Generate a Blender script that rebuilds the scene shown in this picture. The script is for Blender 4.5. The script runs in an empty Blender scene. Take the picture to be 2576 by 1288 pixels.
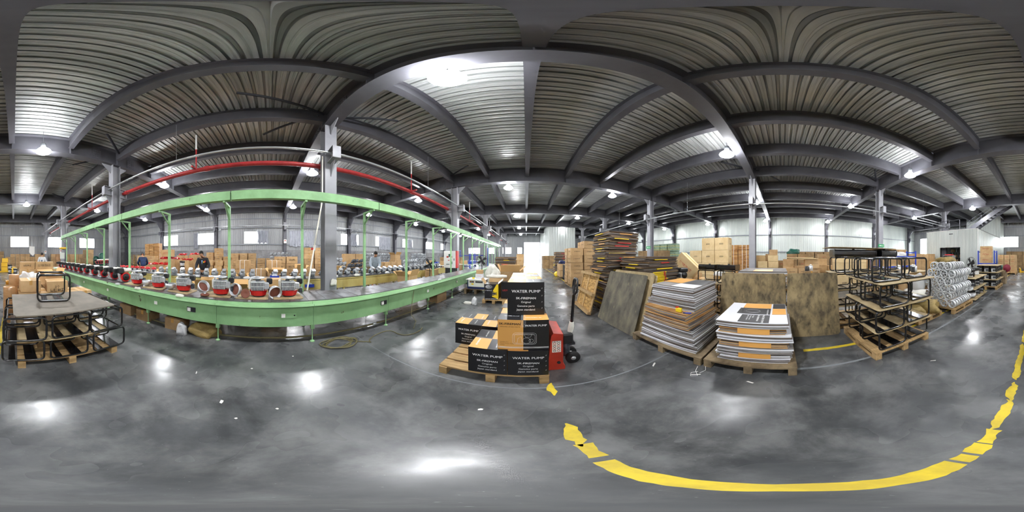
import bpy, math, random
from mathutils import Vector, Matrix, Euler
RND = random.Random(11)
PI = math.pi
rad = math.radians
S = bpy.context.scene
COL = S.collection

# ---------------------------------------------------------------- camera, world, exposure
cam_data = bpy.data.cameras.new('panorama_camera')
cam_data.type = 'PANO'
try:
    cam_data.panorama_type = 'EQUIRECTANGULAR'
except Exception:
    cam_data.cycles.panorama_type = 'EQUIRECTANGULAR'
cam_data.clip_start = .02
cam_data.clip_end = 400
cam = bpy.data.objects.new('panorama_camera', cam_data)
cam.location = (0, 0, 1.5)
cam.rotation_euler = (PI / 2, 0, rad(4.89))
COL.objects.link(cam)
S.camera = cam

WORLD_STRENGTH = 9.0
LAMP_STRENGTH = 175.0
EXPOSURE = 1.1
w = bpy.data.worlds.new('overcast_sky')
S.world = w
w.use_nodes = True
w.node_tree.nodes['Background'].inputs[0].default_value = (.93, .97, 1, 1)
w.node_tree.nodes['Background'].inputs[1].default_value = WORLD_STRENGTH
S.view_settings.view_transform = 'Standard'
S.view_settings.look = 'None'
S.view_settings.gamma = 1
S.view_settings.use_curve_mapping = False
S.view_settings.exposure = EXPOSURE
try:
    S.cycles.max_bounces = 5
    S.cycles.diffuse_bounces = 3
    S.cycles.glossy_bounces = 3
    S.cycles.transparent_max_bounces = 8
    S.cycles.use_adaptive_sampling = True
    S.cycles.adaptive_threshold = .09
    S.cycles.adaptive_min_samples = 16
    S.cycles.sample_clamp_indirect = 6
    S.cycles.caustics_reflective = False
    S.cycles.caustics_refractive = False
    S.cycles.blur_glossy = 1
except Exception:
    pass


# ---------------------------------------------------------------- materials
def hx(s):
    s = s.lstrip('#')
    o = []
    for i in (0, 2, 4):
        c = int(s[i:i + 2], 16) / 255
        o.append(c / 12.92 if c < .04045 else ((c + .055) / 1.055) ** 2.4)
    return (*o, 1)


M = {}


def mat(name, col, rough=.5, metal=0., col2=None, scale=4., stretch=(1, 1, 1), lo=.4, hi=.62, bump=0., bscale=60.,
        bstretch=(1, 1, 1), rnd=0., emit=0., col3=None, scale3=12., lo3=.6, hi3=.66, rough2=None, coat=0., alpha=None, spec=.5, local=False):
    m = bpy.data.materials.new(name)
    m.use_nodes = True
    nt = m.node_tree
    N, L = nt.nodes, nt.links
    b = N['Principled BSDF']
    c = hx(col)
    b.inputs['Base Color'].default_value = c
    b.inputs['Roughness'].default_value = rough
    b.inputs['Metallic'].default_value = metal
    b.inputs['Coat Weight'].default_value = coat
    b.inputs['Specular IOR Level'].default_value = spec
    if alpha is not None:
        b.inputs['Alpha'].default_value = alpha
    pos = None
    if col2 or bump or col3:
        if local:
            pos = N.new('ShaderNodeTexCoord').outputs['Object']
        else:
            pos = N.new('ShaderNodeNewGeometry').outputs['Position']

    def noise(sc, st, det=5):
        mp = N.new('ShaderNodeMapping')
        mp.inputs['Scale'].default_value = st
        L.new(pos, mp.inputs['Vector'])
        n = N.new('ShaderNodeTexNoise')
        n.inputs['Scale'].default_value = sc
        n.inputs['Detail'].default_value = det
        n.inputs['Roughness'].default_value = .62
        L.new(mp.outputs[0], n.inputs['Vector'])
        return n.outputs['Fac']

    def ramp(fac, a, bb):
        r = N.new('ShaderNodeMapRange')
        r.inputs['From Min'].default_value = a
        r.inputs['From Max'].default_value = bb
        L.new(fac, r.inputs['Value'])
        return r.outputs[0]

    cur = None
    if col2:
        f = ramp(noise(scale, stretch), lo, hi)
        mx = N.new('ShaderNodeMix')
        mx.data_type = 'RGBA'
        mx.inputs['A'].default_value = c
        mx.inputs['B'].default_value = hx(col2)
        L.new(f, mx.inputs['Factor'])
        cur = mx.outputs['Result']
        if rough2 is not None:
            mr = N.new('ShaderNodeMapRange')
            mr.inputs['To Min'].default_value = rough
            mr.inputs['To Max'].default_value = rough2
            L.new(f, mr.inputs['Value'])
            L.new(mr.outputs[0], b.inputs['Roughness'])
    if col3:
        f = ramp(noise(scale3, stretch, 6), lo3, hi3)
        mx = N.new('ShaderNodeMix')
        mx.data_type = 'RGBA'
        mx.inputs['A'].default_value = c
        mx.inputs['B'].default_value = hx(col3)
        if cur:
            L.new(cur, mx.inputs['A'])
        L.new(f, mx.inputs['Factor'])
        cur = mx.outputs['Result']
    if rnd:
        oi = N.new('ShaderNodeObjectInfo')
        hs = N.new('ShaderNodeHueSaturation')
        if cur:
            L.new(cur, hs.inputs['Color'])
        else:
            hs.inputs['Color'].default_value = c
        mr = N.new('ShaderNodeMapRange')
        mr.inputs['To Min'].default_value = 1 - rnd
        mr.inputs['To Max'].default_value = 1 + rnd * .6
        L.new(oi.outputs['Random'], mr.inputs['Value'])
        L.new(mr.outputs[0], hs.inputs['Value'])
        cur = hs.outputs['Color']
    if cur:
        L.new(cur, b.inputs['Base Color'])
    if bump:
        bp = N.new('ShaderNodeBump')
        bp.inputs['Strength'].default_value = bump
        bp.inputs['Distance'].default_value = .02
        L.new(noise(bscale, bstretch, 3), bp.inputs['Height'])
        L.new(bp.outputs[0], b.inputs['Normal'])
    if emit:
        b.inputs['Emission Color'].default_value = c
        b.inputs['Emission Strength'].default_value = emit
    M[name] = m
    return m


mat('galvanised_deck', '#d3d6d5', .36, .45, '#b2b6b4', 2.2, (.15, 3, 3), rough2=.5, rnd=.13, col3='#7a6a52', scale3=3, lo3=.66, hi3=.8)
mat('roof_slab', '#777777', .9)
mat('beam_paint', '#5c5c62', .42, 0, '#53535a', 1.5)
mat('column_paint', '#9c9da2', .42, 0, '#8f9096', 1.2)
mat('dark_brace', '#33353d', .6)
mat('wall_grey', '#a9abac', .5, .1, '#989a9c', .8, (1, 1, .2), rnd=.05)
mat('wall_plaster', '#8d8c8c', .85, 0, '#787779', 1.1, col3='#9a9a9c', scale3=3, lo3=.5, hi3=.7)
mat('wall_white', '#d2d8d2', .38, .05, '#c5ccc8', .9, (1, 1, .2), rnd=.03)
mat('girt_steel', '#90959b', .5, .3)
mat('white_paint', '#e9e9e6', .45)
mat('glass_pane', '#f4f8fa', .05, 0, alpha=.12)
mat('yellow_line', '#dcc330', .5, 0, '#c2aa34', 6)
mat('joint_filler', '#7d8285', .7)
mat('galv_pipe', '#c9cdd0', .28, .8)
mat('red_pipe', '#c23a3c', .4, 0, '#a83034', 5)
mat('lamp_glow', '#f9fafd', .5, 0, emit=LAMP_STRENGTH)
mat('tube_glow', '#f7fbff', .5, 0, emit=26)
mat('lamp_shade', '#f9fafd', .4, 0, emit=LAMP_STRENGTH * .26)
mat('lamp_shade_off', '#c9ced2', .3, .7)
mat('lamp_housing', '#8d9196', .4, .5)
mat('lamp_off', '#d4d9dc', .25, .1)
mat('outdoor_ground', '#cfd0cf', .9)


def floor_material():
    m = bpy.data.materials.new('polished_concrete')
    m.use_nodes = True
    N, L = m.node_tree.nodes, m.node_tree.links
    b = N['Principled BSDF']
    g = N.new('ShaderNodeNewGeometry')

    def noise(sc, det, dist=0., ofs=0):
        mp = N.new('ShaderNodeMapping')
        mp.inputs['Location'].default_value = (ofs, ofs * .7, 0)
        L.new(g.outputs['Position'], mp.inputs['Vector'])
        n = N.new('ShaderNodeTexNoise')
        n.inputs['Scale'].default_value = sc
        n.inputs['Detail'].default_value = det
        n.inputs['Roughness'].default_value = .65
        n.inputs['Distortion'].default_value = dist
        L.new(mp.outputs[0], n.inputs['Vector'])
        return n.outputs['Fac']

    def rng(f, a, bb, c=0., d=1.):
        r = N.new('ShaderNodeMapRange')
        r.interpolation_type = 'SMOOTHERSTEP'
        for k, v in zip(('From Min', 'From Max', 'To Min', 'To Max'), (a, bb, c, d)):
            r.inputs[k].default_value = v
        L.new(f, r.inputs['Value'])
        return r.outputs[0]

    def mix(f, A, B):
        x = N.new('ShaderNodeMix')
        x.data_type = 'RGBA'
        L.new(f, x.inputs['Factor'])
        for k, v in (('A', A), ('B', B)):
            if isinstance(v, str):
                x.inputs[k].default_value = hx(v)
            else:
                L.new(v, x.inputs[k])
        return x.outputs['Result']

    big = rng(noise(.5, 6, .5), .34, .66)
    c = mix(big, '#3a3c3e', '#5d5f61')
    c = mix(rng(noise(2.2, 9, .2, 4), .34, .74, 0, .6), c, '#8a8b8a')
    c = mix(rng(noise(3.5, 8, .5, 9), .42, .88, 0, .5), c, '#2b2d2e')
    c = mix(rng(noise(70, 2, 0, 3), .68, .76, 0, .3), c, '#a9adad')
    L.new(c, b.inputs['Base Color'])
    L.new(rng(noise(1.1, 3, .3, 2), .3, .72, .2, .42), b.inputs['Roughness'])
    b.inputs['Specular IOR Level'].default_value = .55
    bp = N.new('ShaderNodeBump')
    bp.inputs['Strength'].default_value = .06
    bp.inputs['Distance'].default_value = .01
    L.new(noise(9, 4), bp.inputs['Height'])
    L.new(bp.outputs[0], b.inputs['Normal'])
    M['floor'] = m


floor_material()


# ---------------------------------------------------------------- mesh building
def rotm(r):
    if r is None:
        return None
    if isinstance(r, (int, float)):
        return Matrix.Rotation(r, 3, 'Z')
    return Euler(r).to_matrix()


class MB:
    def __init__(s):
        s.v, s.f, s.m, s.sm = [], [], [], []

    def add(s, vs, fs, m=0, smooth=False):
        o = len(s.v)
        s.v += [tuple(p) for p in vs]
        for f in fs:
            s.f.append([i + o for i in f])
            s.m.append(m)
            s.sm.append(smooth)
        return s

    def box(s, c, d, rot=None, m=0, ch=0., taper=1.):
        x, y, z = d[0] / 2, d[1] / 2, d[2] / 2
        Rm = rotm(rot)
        c = Vector(c)
        if ch <= 0:
            vs = [Vector((sx * x * (taper if sz > 0 else 1), sy * y * (taper if sz > 0 else 1), sz * z)) for sx in (-1, 1) for sy in (-1, 1) for sz in (-1, 1)]
            fs = [(0, 1, 3, 2), (4, 6, 7, 5), (0, 4, 5, 1), (2, 3, 7, 6), (0, 2, 6, 4), (1, 5, 7, 3)]
        else:
            ch = min(ch, x * .9, y * .9, z * .9)
            vs, ix = [], {}
            for sx in (-1, 1):
                for sy in (-1, 1):
                    for sz in (-1, 1):
                        for a in range(3):
                            p = [sx * (x - ch), sy * (y - ch), sz * (z - ch)]
                            p[a] = (sx * x, sy * y, sz * z)[a]
                            ix[sx, sy, sz, a] = len(vs)
                            vs.append(Vector(p))
            fs = []
            for a in range(3):
                b_, c_ = (a + 1) % 3, (a + 2) % 3
                for sg in (-1, 1):
                    q = []
                    for t, u in ((-1, -1), (1, -1), (1, 1), (-1, 1)):
                        k = [0, 0, 0]
                        k[a], k[b_], k[c_] = sg, t, u
                        q.append(ix[(*k, a)])
                    fs.append(q if sg > 0 else q[::-1])
                for t in (-1, 1):
                    for u in (-1, 1):
                        k1 = [0, 0, 0]
                        k1[a], k1[b_], k1[c_] = -1, t, u
                        k2 = list(k1)
                        k2[a] = 1
                        q = [ix[(*k1, b_)], ix[(*k2, b_)], ix[(*k2, c_)], ix[(*k1, c_)]]
                        fs.append(q if t * u < 0 else q[::-1])
            for sx in (-1, 1):
                for sy in (-1, 1):
                    for sz in (-1, 1):
                        q = [ix[sx, sy, sz, a] for a in range(3)]
                        fs.append(q if sx * sy * sz > 0 else q[::-1])
        if Rm is not None:
            vs = [Rm @ p for p in vs]
        return s.add([p + c for p in vs], fs, m)

    def bb(s, lo, hi, m=0, ch=0.):
        return s.box([(a + b) / 2 for a, b in zip(lo, hi)], [abs(b - a) for a, b in zip(lo, hi)], None, m, ch)

    def tube(s, pts, r, n=8, closed=False, m=0, caps=True):
        P = [Vector(p) for p in pts]
        k = len(P)
        rings = []
        up = None
        for i in range(k):
            if closed:
                t = (P[(i + 1) % k] - P[i - 1])
            else:
                t = P[min(i + 1, k - 1)] - P[max(i - 1, 0)]
            t.normalize()
            if up is None:
                a = Vector((0, 0, 1)) if abs(t.z) < .9 else Vector((1, 0, 0))
            else:
                a = up
            u = (a - t * a.dot(t)).normalized()
            up = u
            q = t.cross(u)
            rr = r[i] if isinstance(r, (list, tuple)) else r
            rings.append([P[i] + (u * math.cos(j * 2 * PI / n) + q * math.sin(j * 2 * PI / n)) * rr for j in range(n)])
        vs = [p for g in rings for p in g]
        fs = []
        for i in range(k if closed else k - 1):
            a, b = i * n, ((i + 1) % k) * n
            for j in range(n):
                fs.append((a + j, a + (j + 1) % n, b + (j + 1) % n, b + j))
        s.add(vs, fs, m, True)
        if caps and not closed:
            s.add(rings[0], [list(range(n))[::-1]], m)
            s.add(rings[-1], [list(range(n))], m)
        return s

    def cyl(s, a, b, r, r2=None, n=14, m=0):
        return s.tube([a, b], [r, r if r2 is None else r2], n, m=m)

    def lathe(s, prof, n=16, c=(0, 0, 0), axis=None, m=0, smooth=True, cap=False):
        vs, fs = [], []
        Rm = None
        if axis is not None:
            Rm = Vector((0, 0, 1)).rotation_difference(Vector(axis)).to_matrix()
        c = Vector(c)
        for r, z in prof:
            for j in range(n):
                p = Vector((r * math.cos(j * 2 * PI / n), r * math.sin(j * 2 * PI / n), z))
                vs.append((Rm @ p if Rm else p) + c)
        k = len(prof)
        for i in range(k - 1):
            for j in range(n):
                fs.append((i * n + j, i * n + (j + 1) % n, (i + 1) * n + (j + 1) % n, (i + 1) * n + j))
        if cap:
            fs.append(list(range(n))[::-1])
            fs.append([(k - 1) * n + j for j in range(n)])
        return s.add(vs, fs, m, smooth)

    def prism(s, poly, h0, h1, axis='z', m=0, c=(0, 0, 0), rot=None):
        n = len(poly)

        def P(u, v, h):
            return Vector({'z': (u, v, h), 'y': (u, h, v), 'x': (h, u, v)}[axis])
        vs = [P(u, v, h0) for u, v in poly] + [P(u, v, h1) for u, v in poly]
        Rm = rotm(rot)
        if Rm is not None:
            vs = [Rm @ p for p in vs]
        vs = [p + Vector(c) for p in vs]
        fs = [list(range(n))[::-1], [n + i for i in range(n)]]
        for i in range(n):
            j = (i + 1) % n
            fs.append((i, j, n + j, n + i))
        if axis == 'y':
            fs = [f[::-1] for f in fs]
        return s.add(vs, fs, m)

    def quad(s, p, m=0):
        return s.add(p, [list(range(len(p)))], m)

    def move(s, d, rot=None, sc=1):
        Rm = rotm(rot) or Matrix.Identity(3)
        s.v = [tuple(Rm @ (Vector(p) * sc) + Vector(d)) for p in s.v]
        return s

    def mesh(s, name, mats):
        me = bpy.data.meshes.new(name)
        me.from_pydata(s.v, [], s.f)
        for k in ([mats] if isinstance(mats, str) else mats):
            me.materials.append(M[k])
        me.polygons.foreach_set('material_index', s.m)
        me.polygons.foreach_set('use_smooth', s.sm)
        me.update()
        return me

    def build(s, name, mats, parent=None, loc=(0, 0, 0), rot=None):
        return put(name, s.mesh(name, mats), parent, loc, rot)


def put(name, me, parent=None, loc=(0, 0, 0), rot=None):
    o = bpy.data.objects.new(name, me)
    COL.objects.link(o)
    o.location = loc
    if rot is not None:
        o.rotation_euler = (0, 0, rot) if isinstance(rot, (int, float)) else rot
    if parent is not None:
        o.parent = parent
    return o


def tag(o, label=None, cat=None, group=None, kind=None):
    if label:
        o['label'] = label
    if cat:
        o['category'] = cat
    if group:
        o['group'] = group
    if kind:
        o['kind'] = kind
    return o


def thing(name, label, cat, loc=(0, 0, 0), rot=0, group=None):
    return tag(put(name, None, None, loc, rot), label, cat, group)


def struct(name, mb=None, mats=None, loc=(0, 0, 0), rot=None, label=None, cat=None):
    o = mb.build(name, mats, None, loc, rot) if mb else put(name, None, None, loc, rot)
    return tag(o, label, cat, None, 'structure')


KIDS = {}


def dup(root, loc, rot=0, label=None, group=None):
    def cp(o, par):
        c = o.copy()
        COL.objects.link(c)
        c.parent = par
        for ch in o.children:
            cp(ch, c)
        return c
    r = cp(root, None)
    r.location = loc
    r.rotation_euler = (0, 0, rot) if isinstance(rot, (int, float)) else rot
    if label:
        r['label'] = label
    if group:
        r['group'] = group
    return r


UNITS = 'first second third fourth fifth sixth seventh eighth ninth tenth eleventh twelfth thirteenth fourteenth fifteenth sixteenth seventeenth eighteenth nineteenth'.split()


def ordinal(n):
    if n < 20:
        return UNITS[n - 1]
    t, u = divmod(n, 10)
    tens = ('twenty', 'thirty', 'forty', 'fifty', 'sixty', 'seventy', 'eighty', 'ninety')[t - 2]
    return (tens[:-1] + 'ieth') if u == 0 else tens + '-' + UNITS[u - 1]


TS = bpy.data.scenes.new('lettering_workshop')


def textmesh(txt, size, align='CENTER', bold=0.):
    cu = bpy.data.curves.new('lettering', 'FONT')
    cu.body = txt
    cu.size = size
    cu.align_x = align
    cu.resolution_u = 2
    o = bpy.data.objects.new('lettering', cu)
    TS.collection.objects.link(o)
    vl = TS.view_layers[0]
    vl.update()
    me = bpy.data.meshes.new_from_object(o.evaluated_get(vl.depsgraph))
    bpy.data.objects.remove(o)
    bpy.data.curves.remove(cu)
    return me


def glyphmesh(n, size, align):
    """a row of blocky characters too small to read: a few crossing strokes each."""
    r = random.Random(n * 7 + 3)
    p = MB()
    x0 = -n * size * .55 if align == 'CENTER' else 0
    for g in range(n):
        cx = x0 + g * size * 1.1
        for _ in range(5):
            if r.random() < .55:
                y = r.choice((.05, .3, .5, .75, .92)) * size
                p.quad([(cx + .06 * size, y - .05 * size, 0), (cx + .94 * size, y - .05 * size, 0), (cx + .94 * size, y + .05 * size, 0), (cx + .06 * size, y + .05 * size, 0)])
            else:
                x = cx + r.choice((.15, .5, .85)) * size
                p.quad([(x - .05 * size, 0, 0), (x + .05 * size, 0, 0), (x + .05 * size, .95 * size, 0), (x - .05 * size, .95 * size, 0)])
    return p.mesh('lettering', 'print_white')


TXT = {}


def lettering(parent, txt, size, m, loc, rot, bold=0., align='CENTER', name='lettering'):
    up = Euler(rot).to_matrix() @ Vector((0, 1, 0))
    for n, line in enumerate(txt.split('\n')):
        k = (line, size, m, bold, align)
        if k not in TXT:
            me = glyphmesh(int(line[1:]), size, align) if line.startswith('#') else textmesh(line, size, align, bold)
            me.materials.clear()
            me.materials.append(M[m])
            TXT[k] = me
        at_ = Vector(loc) - up * n * size * 1.15
        o = put(name, TXT[k], parent, at_, rot)
        if bold:        # heavier, wider face: a second impression a hair to the side
            o.scale = (1.12, 1, 1)
            ax = Euler(rot).to_matrix() @ Vector((1, 0, 0))
            nz = Euler(rot).to_matrix() @ Vector((0, 0, 1))
            o2 = put(name, TXT[k], parent, at_ + ax * size * .035 + up * size * .015 + nz * .0001, rot)
            o2.scale = (1.12, 1, 1)


# ---------------------------------------------------------------- building shell
XL, XR, YB, YF = -16.2, 19.9, -21.0, 36.0
ZG, ZS, ZD = 5.57, 5.87, 6.44      # girder bottom, secondary beam bottom, deck underside
GY = [1.45 + 6.9 * k for k in range(-3, 5)]
BX = [.065 + 2.0 * k for k in range(-8, 10)]
CX = [-15.85, -3.87, 8.0, 19.55]

fl = MB()
fl.quad([(XL - .3, YB - .3, 0), (XR + .3, YB - .3, 0), (XR + .3, YF + .3, 0), (XL - .3, YF + .3, 0)])
floor = struct('floor', fl, 'floor', label='dark grey polished concrete factory floor', cat='floor')
# saw-cut joints, slightly raised filler strips
for a, b_, wd in (((-15, 1.42), (19, 1.42), .012), ((1.8, -20), (1.8, -.1), .03), ((-15, -5.5), (19, -5.5), .012), ((-15, 8.3), (19, 8.3), .012)):
    p = MB()
    pts = []
    n = 60
    for i in range(n + 1):
        t = i / n
        x, y = a[0] + (b_[0] - a[0]) * t, a[1] + (b_[1] - a[1]) * t
        e = wd * (.5 + .4 * RND.random())
        pts.append((x, y, e))
    for (x, y, e), (x2, y2, e2) in zip(pts, pts[1:]):
        if abs(b_[0] - a[0]) > .1:
            p.quad([(x, y - e, .0015), (x2, y2 - e2, .0015), (x2, y2 + e2, .0015), (x, y + e, .0015)])
        else:
            p.quad([(x - e, y, .0015), (x + e, y, .0015), (x2 + e2, y2, .0015), (x2 - e2, y2, .0015)])
    p.build('floor_joint', 'joint_filler', floor)

# worn yellow aisle lines: ragged painted strips with gaps


def yellow_strip(x, y0, y1, wd, rough_edge):
    p = MB()
    n = max(2, int(abs(y1 - y0) / .03))
    pl = []
    wl_, wr_ = 0., 0.
    for i in range(n + 1):
        wl_ = max(-1, min(1, wl_ * .6 + RND.uniform(-1, 1) * .7))
        wr_ = max(-1, min(1, wr_ * .6 + RND.uniform(-1, 1) * .7))
        pl.append((x - wd / 2 + wl_ * rough_edge, x + wd / 2 + wr_ * rough_edge))
    if rough_edge > .007:
        for k_, f_ in ((0, .12), (1, .45), (2, .75), (n, .15), (n - 1, .5)):
            if 0 <= k_ <= n and n > 5:
                c_ = (pl[k_][0] + pl[k_][1]) / 2 + RND.uniform(-.02, .02)
                pl[k_] = (c_ - wd / 2 * f_, c_ + wd / 2 * f_)
    for i in range(n):
        a, b_ = y0 + (y1 - y0) * i / n, y0 + (y1 - y0) * (i + 1) / n
        p.quad([(pl[i][0], a, .002), (pl[i][1], a, .002), (pl[i + 1][1], b_, .002), (pl[i + 1][0], b_, .002)])
    p.build('line_marking', 'yellow_line', mark)


mark = struct('floor_marking', label='worn yellow painted aisle lines on the concrete floor', cat='floor marking')
for y0, y1, r_ in ((1.28, 1.5, .014), (.60, .88, .018), (.475, .625, .016), (-.41, .43, .007), (-.5, -.43, .01), (-.63, -.52, .016), (-.8, -.64, .018),
                   (-1.22, -.8, .018), (-1.52, -1.2, .016), (-2.5, -1.56, .012), (-3.9, -2.52, .01), (-7, -3.95, .0065), (-14, -7.1, .006)):
    yellow_strip(.222, y0, y1, .076, r_)
for y0, y1 in ((-1.2, -.3), (-3.2, -1.3), (-3.5, -3.28), (-4.4, -3.6), (-6.6, -4.6), (-11, -6.8), (-15, -11.2), (8.5, 20)):
    yellow_strip(2.27, y0, y1, .07, .006)
yellow_strip(.225, 4.2, 22, .08, .01)

# corrugated roof deck on a concrete slab: one sheet (two ribs) per bay, shared mesh
ceiling = struct('ceiling', label='corrugated galvanised steel deck ceiling on dark grey beams', cat='ceiling')
sl = MB()
sl.bb((XL - .3, YB - .3, ZD + .115), (XR + .3, YF + .3, ZD + .3))
sl.build('slab', 'roof_slab', ceiling)
PER = .37


def deck_mesh(L):
    h = .085
    prof = []
    for k in range(4):
        y = k * PER / 2
        g = .078 if k % 2 else .045
        e = .02 if k % 2 else .006
        prof += [(y, 0), (y + .05, 0), (y + .055, .007), (y + .075, .007), (y + .08, 0), (y + PER / 2 - g, 0), (y + PER / 2 - g + e, h), (y + PER / 2 - e, h)]
    prof.append((2 * PER - .002, .004))
    p = MB()
    vs = [(0, y, z) for y, z in prof] + [(L, y, z) for y, z in prof]
    n = len(prof)
    p.add(vs, [(i, n + i, n + i + 1, i + 1) for i in range(n - 1)])
    return p.mesh('deck_sheet', 'galvanised_deck')


xs = [XL, -3.87, 8.0, XR]
for a, b_ in zip(xs, xs[1:]):
    me = deck_mesh(b_ - a - .004)
    y = YB - .35
    while y < YF + .2:
        put('deck_sheet', me, ceiling, (a + .002, y, ZD))
        y += 2 * PER


def ibeam(L, bot, top, fw, ft=.016, wt=.012, axis='y'):
    p = MB()
    def b3(u0, u1, z0, z1):
        p.bb((u0, 0, z0), (u1, L, z1)) if axis == 'y' else p.bb((0, u0, z0), (L, u1, z1))
    b3(-fw / 2, fw / 2, bot, bot + ft)
    b3(-wt / 2, wt / 2, bot + ft, top - ft)
    b3(-fw / 2, fw / 2, top - ft, top)
    return p


lines = [YB] + GY + [YF]
cache = {}
for y0, y1 in zip(lines, lines[1:]):
    L = round(y1 - y0 - .3, 3)
    if L not in cache:
        p = ibeam(L, ZS, ZD, .19)
        for yy in (-.145, L):       # shear tabs
            p.bb((-.006, yy, ZS - .12), (.006, yy + .145, ZD - .05))
        cache[L] = p.mesh('secondary_beam', 'beam_paint')
    for x in BX:
        put('secondary_beam', cache[L], ceiling, (x, y0 + .15, 0))

for gi, y in enumerate(GY):
    g = struct('main_beam', label='%s deep dark grey steel cross beam under the deck counted from the rear wall' % ordinal(gi + 1), cat='beam', loc=(XL, y, 0))
    L = XR - XL
    q = MB().bb((0, -.165, ZG), (L, .165, ZG + .022))
    q.build('bottom_flange', 'beam_paint', g)
    q = MB().bb((0, -.008, ZG + .022), (L, .008, ZD - .02))
    q.build('web_plate', 'beam_paint', g)
    q = MB().bb((0, -.165, ZD - .02), (L, .165, ZD))
    q.build('top_flange', 'beam_paint', g)
    for x in BX:
        for sgn in (-1, 1):
            q = MB().bb((x - XL - .006, min(sgn * .01, sgn * .15), ZG + .022), (x - XL + .006, max(sgn * .01, sgn * .15), ZS - .02))
            q.build('stiffener', 'beam_paint', g)
    for cx in CX[1:3]:
        for dx in (-.85, .85):
            for sgn in (-1, 1):
                q = MB().box((cx + dx - XL, sgn * .02, 6.0), (.42, .02, .5))
                for i in range(4):
                    for j in range(4):
                        bx, bz = cx + dx - XL - .15 + i * .1, 5.83 + j * .115
                        q.cyl((bx, sgn * .03, bz), (bx, sgn * .05, bz), .02, n=6)
                q.build('splice_plate', 'beam_paint', g)

# slim diagonal braces between the beams
for x, y, x2, y2 in ((-3.9, 1.6, -3.0, 3.0), (-3.8, 1.3, -2.9, -.6), (-3.9, 1.2, -5.0, -.2), (-3.9, 7.9, -2.6, 7.0), (-3.9, -5.2, -2.7, -4.2), (-4, -5.6, -2.6, -6.9), (-3.9, -12.2, -2.7, -11.2), (7.9, 1.3, 9.3, .1), (7.9, 1.6, 6.6, 2.6), (8, -5.2, 6.7, -4.3), (8, -5.7, 9.3, -6.8), (2.6, 22.4, 3.2, 24.4)):
    q = MB().tube([(x, y, ZD - .2), (x2, y2, ZD - .32)], .05, 4)
    q.build('brace', 'dark_brace', ceiling)

# columns: H section with corbels and gussets
col_n = 0
for ci, cx in enumerate(CX):
    for yi, y in enumerate(GY):
        if ci == 2 and y > 22 and y < 30:
            pass
        edge = ci in (0, 3)
        nm = {0: 'against the grey side wall', 1: 'beside the green conveyor row', 2: 'among the carton stacks row', 3: 'against the white side wall'}[ci]
        c = struct('column', loc=(cx, y, 0), label='grey steel H column %s, %s from the rear wall' % (nm, ordinal(yi + 1)), cat='column')
        top = ZG
        pm = 'column_paint' if ci in (1, 2) else 'beam_paint'
        for sx in (-1, 1):
            MB().bb((sx * .175 - .009, -.15, 0), (sx * .175 + .009, .15, top)).build('flange', pm, c)
        MB().bb((-.166, -.006, 0), (.166, .006, top)).build('web_plate', pm, c)
        for sx in (-1, 1):
            if edge and ((ci == 0 and sx < 0) or (ci == 3 and sx > 0)):
                continue
            if edge:
                MB().prism([(0, 0), (0, -.75), (.12 * sx, -.75), (.8 * sx, -.05), (.8 * sx, 0)][::sx], -.08, .08, 'y', c=(sx * .18, 0, top)).build('haunch', pm, c)
            else:
                MB().prism([(0, 0), (0, -.42), (.03 * sx, -.42), (.42 * sx, -.03), (.42 * sx, 0)][::sx], -.009, .009, 'y', c=(sx * .18, 0, top)).build('gusset', pm, c)
            z0, z1, l = 4.02, 4.42, .36
            q = MB()
            q.bb((sx * .18, -.1, z1 - .016), (sx * (.18 + l), .1, z1))
            q.bb((sx * .18, -.006, z0 + .016), (sx * (.18 + l), .006, z1 - .016))
            q.bb((sx * .18, -.1, z0), (sx * (.18 + l), .1, z0 + .016))
            q.bb((sx * (.18 + l) - .006, -.1, z0 + .016), (sx * (.18 + l) + .006, .1, z1 - .016))
            q.prism([(0, 0), (0, -.42), (.02 * sx, -.42), (.26 * sx, 0)][::sx], -.008, .008, 'y', c=(sx * .18, 0, z0))
            q.build('corbel', pm, c)


# corrugated wall sheets
SHEETS = {}


def sheet(wd, h, m, rib=.2, dep=.028):
    k = (round(wd, 3), round(h, 3), m)
    if k not in SHEETS:
        prof = [(0, 0)]
        n = max(1, int(round(wd / rib)))
        for i in range(n):
            x = i * wd / n
            r = wd / n
            prof += [(x + r * .3, 0), (x + r * .42, dep), (x + r * .58, dep), (x + r * .7, 0)]
        prof.append((wd, 0))
        p = MB()
        kk = len(prof)
        p.add([(x, y, 0) for x, y in prof] + [(x, y, h) for x, y in prof], [(i, i + 1, kk + i + 1, kk + i) for i in range(kk - 1)])
        SHEETS[k] = p.mesh('wall_sheet', m)
    return SHEETS[k]


def sheet_wall(root, p0, dirv, L, z0, z1, m, openings, width=1.0, rib=.2):
    """openings: (u0,u1,z0,z1) along the wall. sheets butt into 1 m panels, split around openings."""
    cuts = {0., L}
    u = 0.
    while u < L:
        cuts.add(round(u, 3))
        u += width
    for o in openings:
        cuts.add(round(o[0], 3))
        cuts.add(round(o[1], 3))
    cs = sorted(cuts)
    ang = math.atan2(dirv[1], dirv[0])
    for a, b_ in zip(cs, cs[1:]):
        if b_ - a < .02:
            continue
        spans = [(z0, z1)]
        mid = (a + b_) / 2
        for o in openings:
            if o[0] <= mid <= o[1]:
                ns = []
                for s0, s1 in spans:
                    if o[2] > s0:
                        ns.append((s0, min(o[2], s1)))
                    if o[3] < s1:
                        ns.append((max(o[3], s0), s1))
                spans = ns
        for s0, s1 in spans:
            if s1 - s0 > .03:
                put('wall_sheet', sheet(b_ - a, s1 - s0, m, rib), root, (p0[0] + dirv[0] * a, p0[1] + dirv[1] * a, s0), ang)


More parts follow.
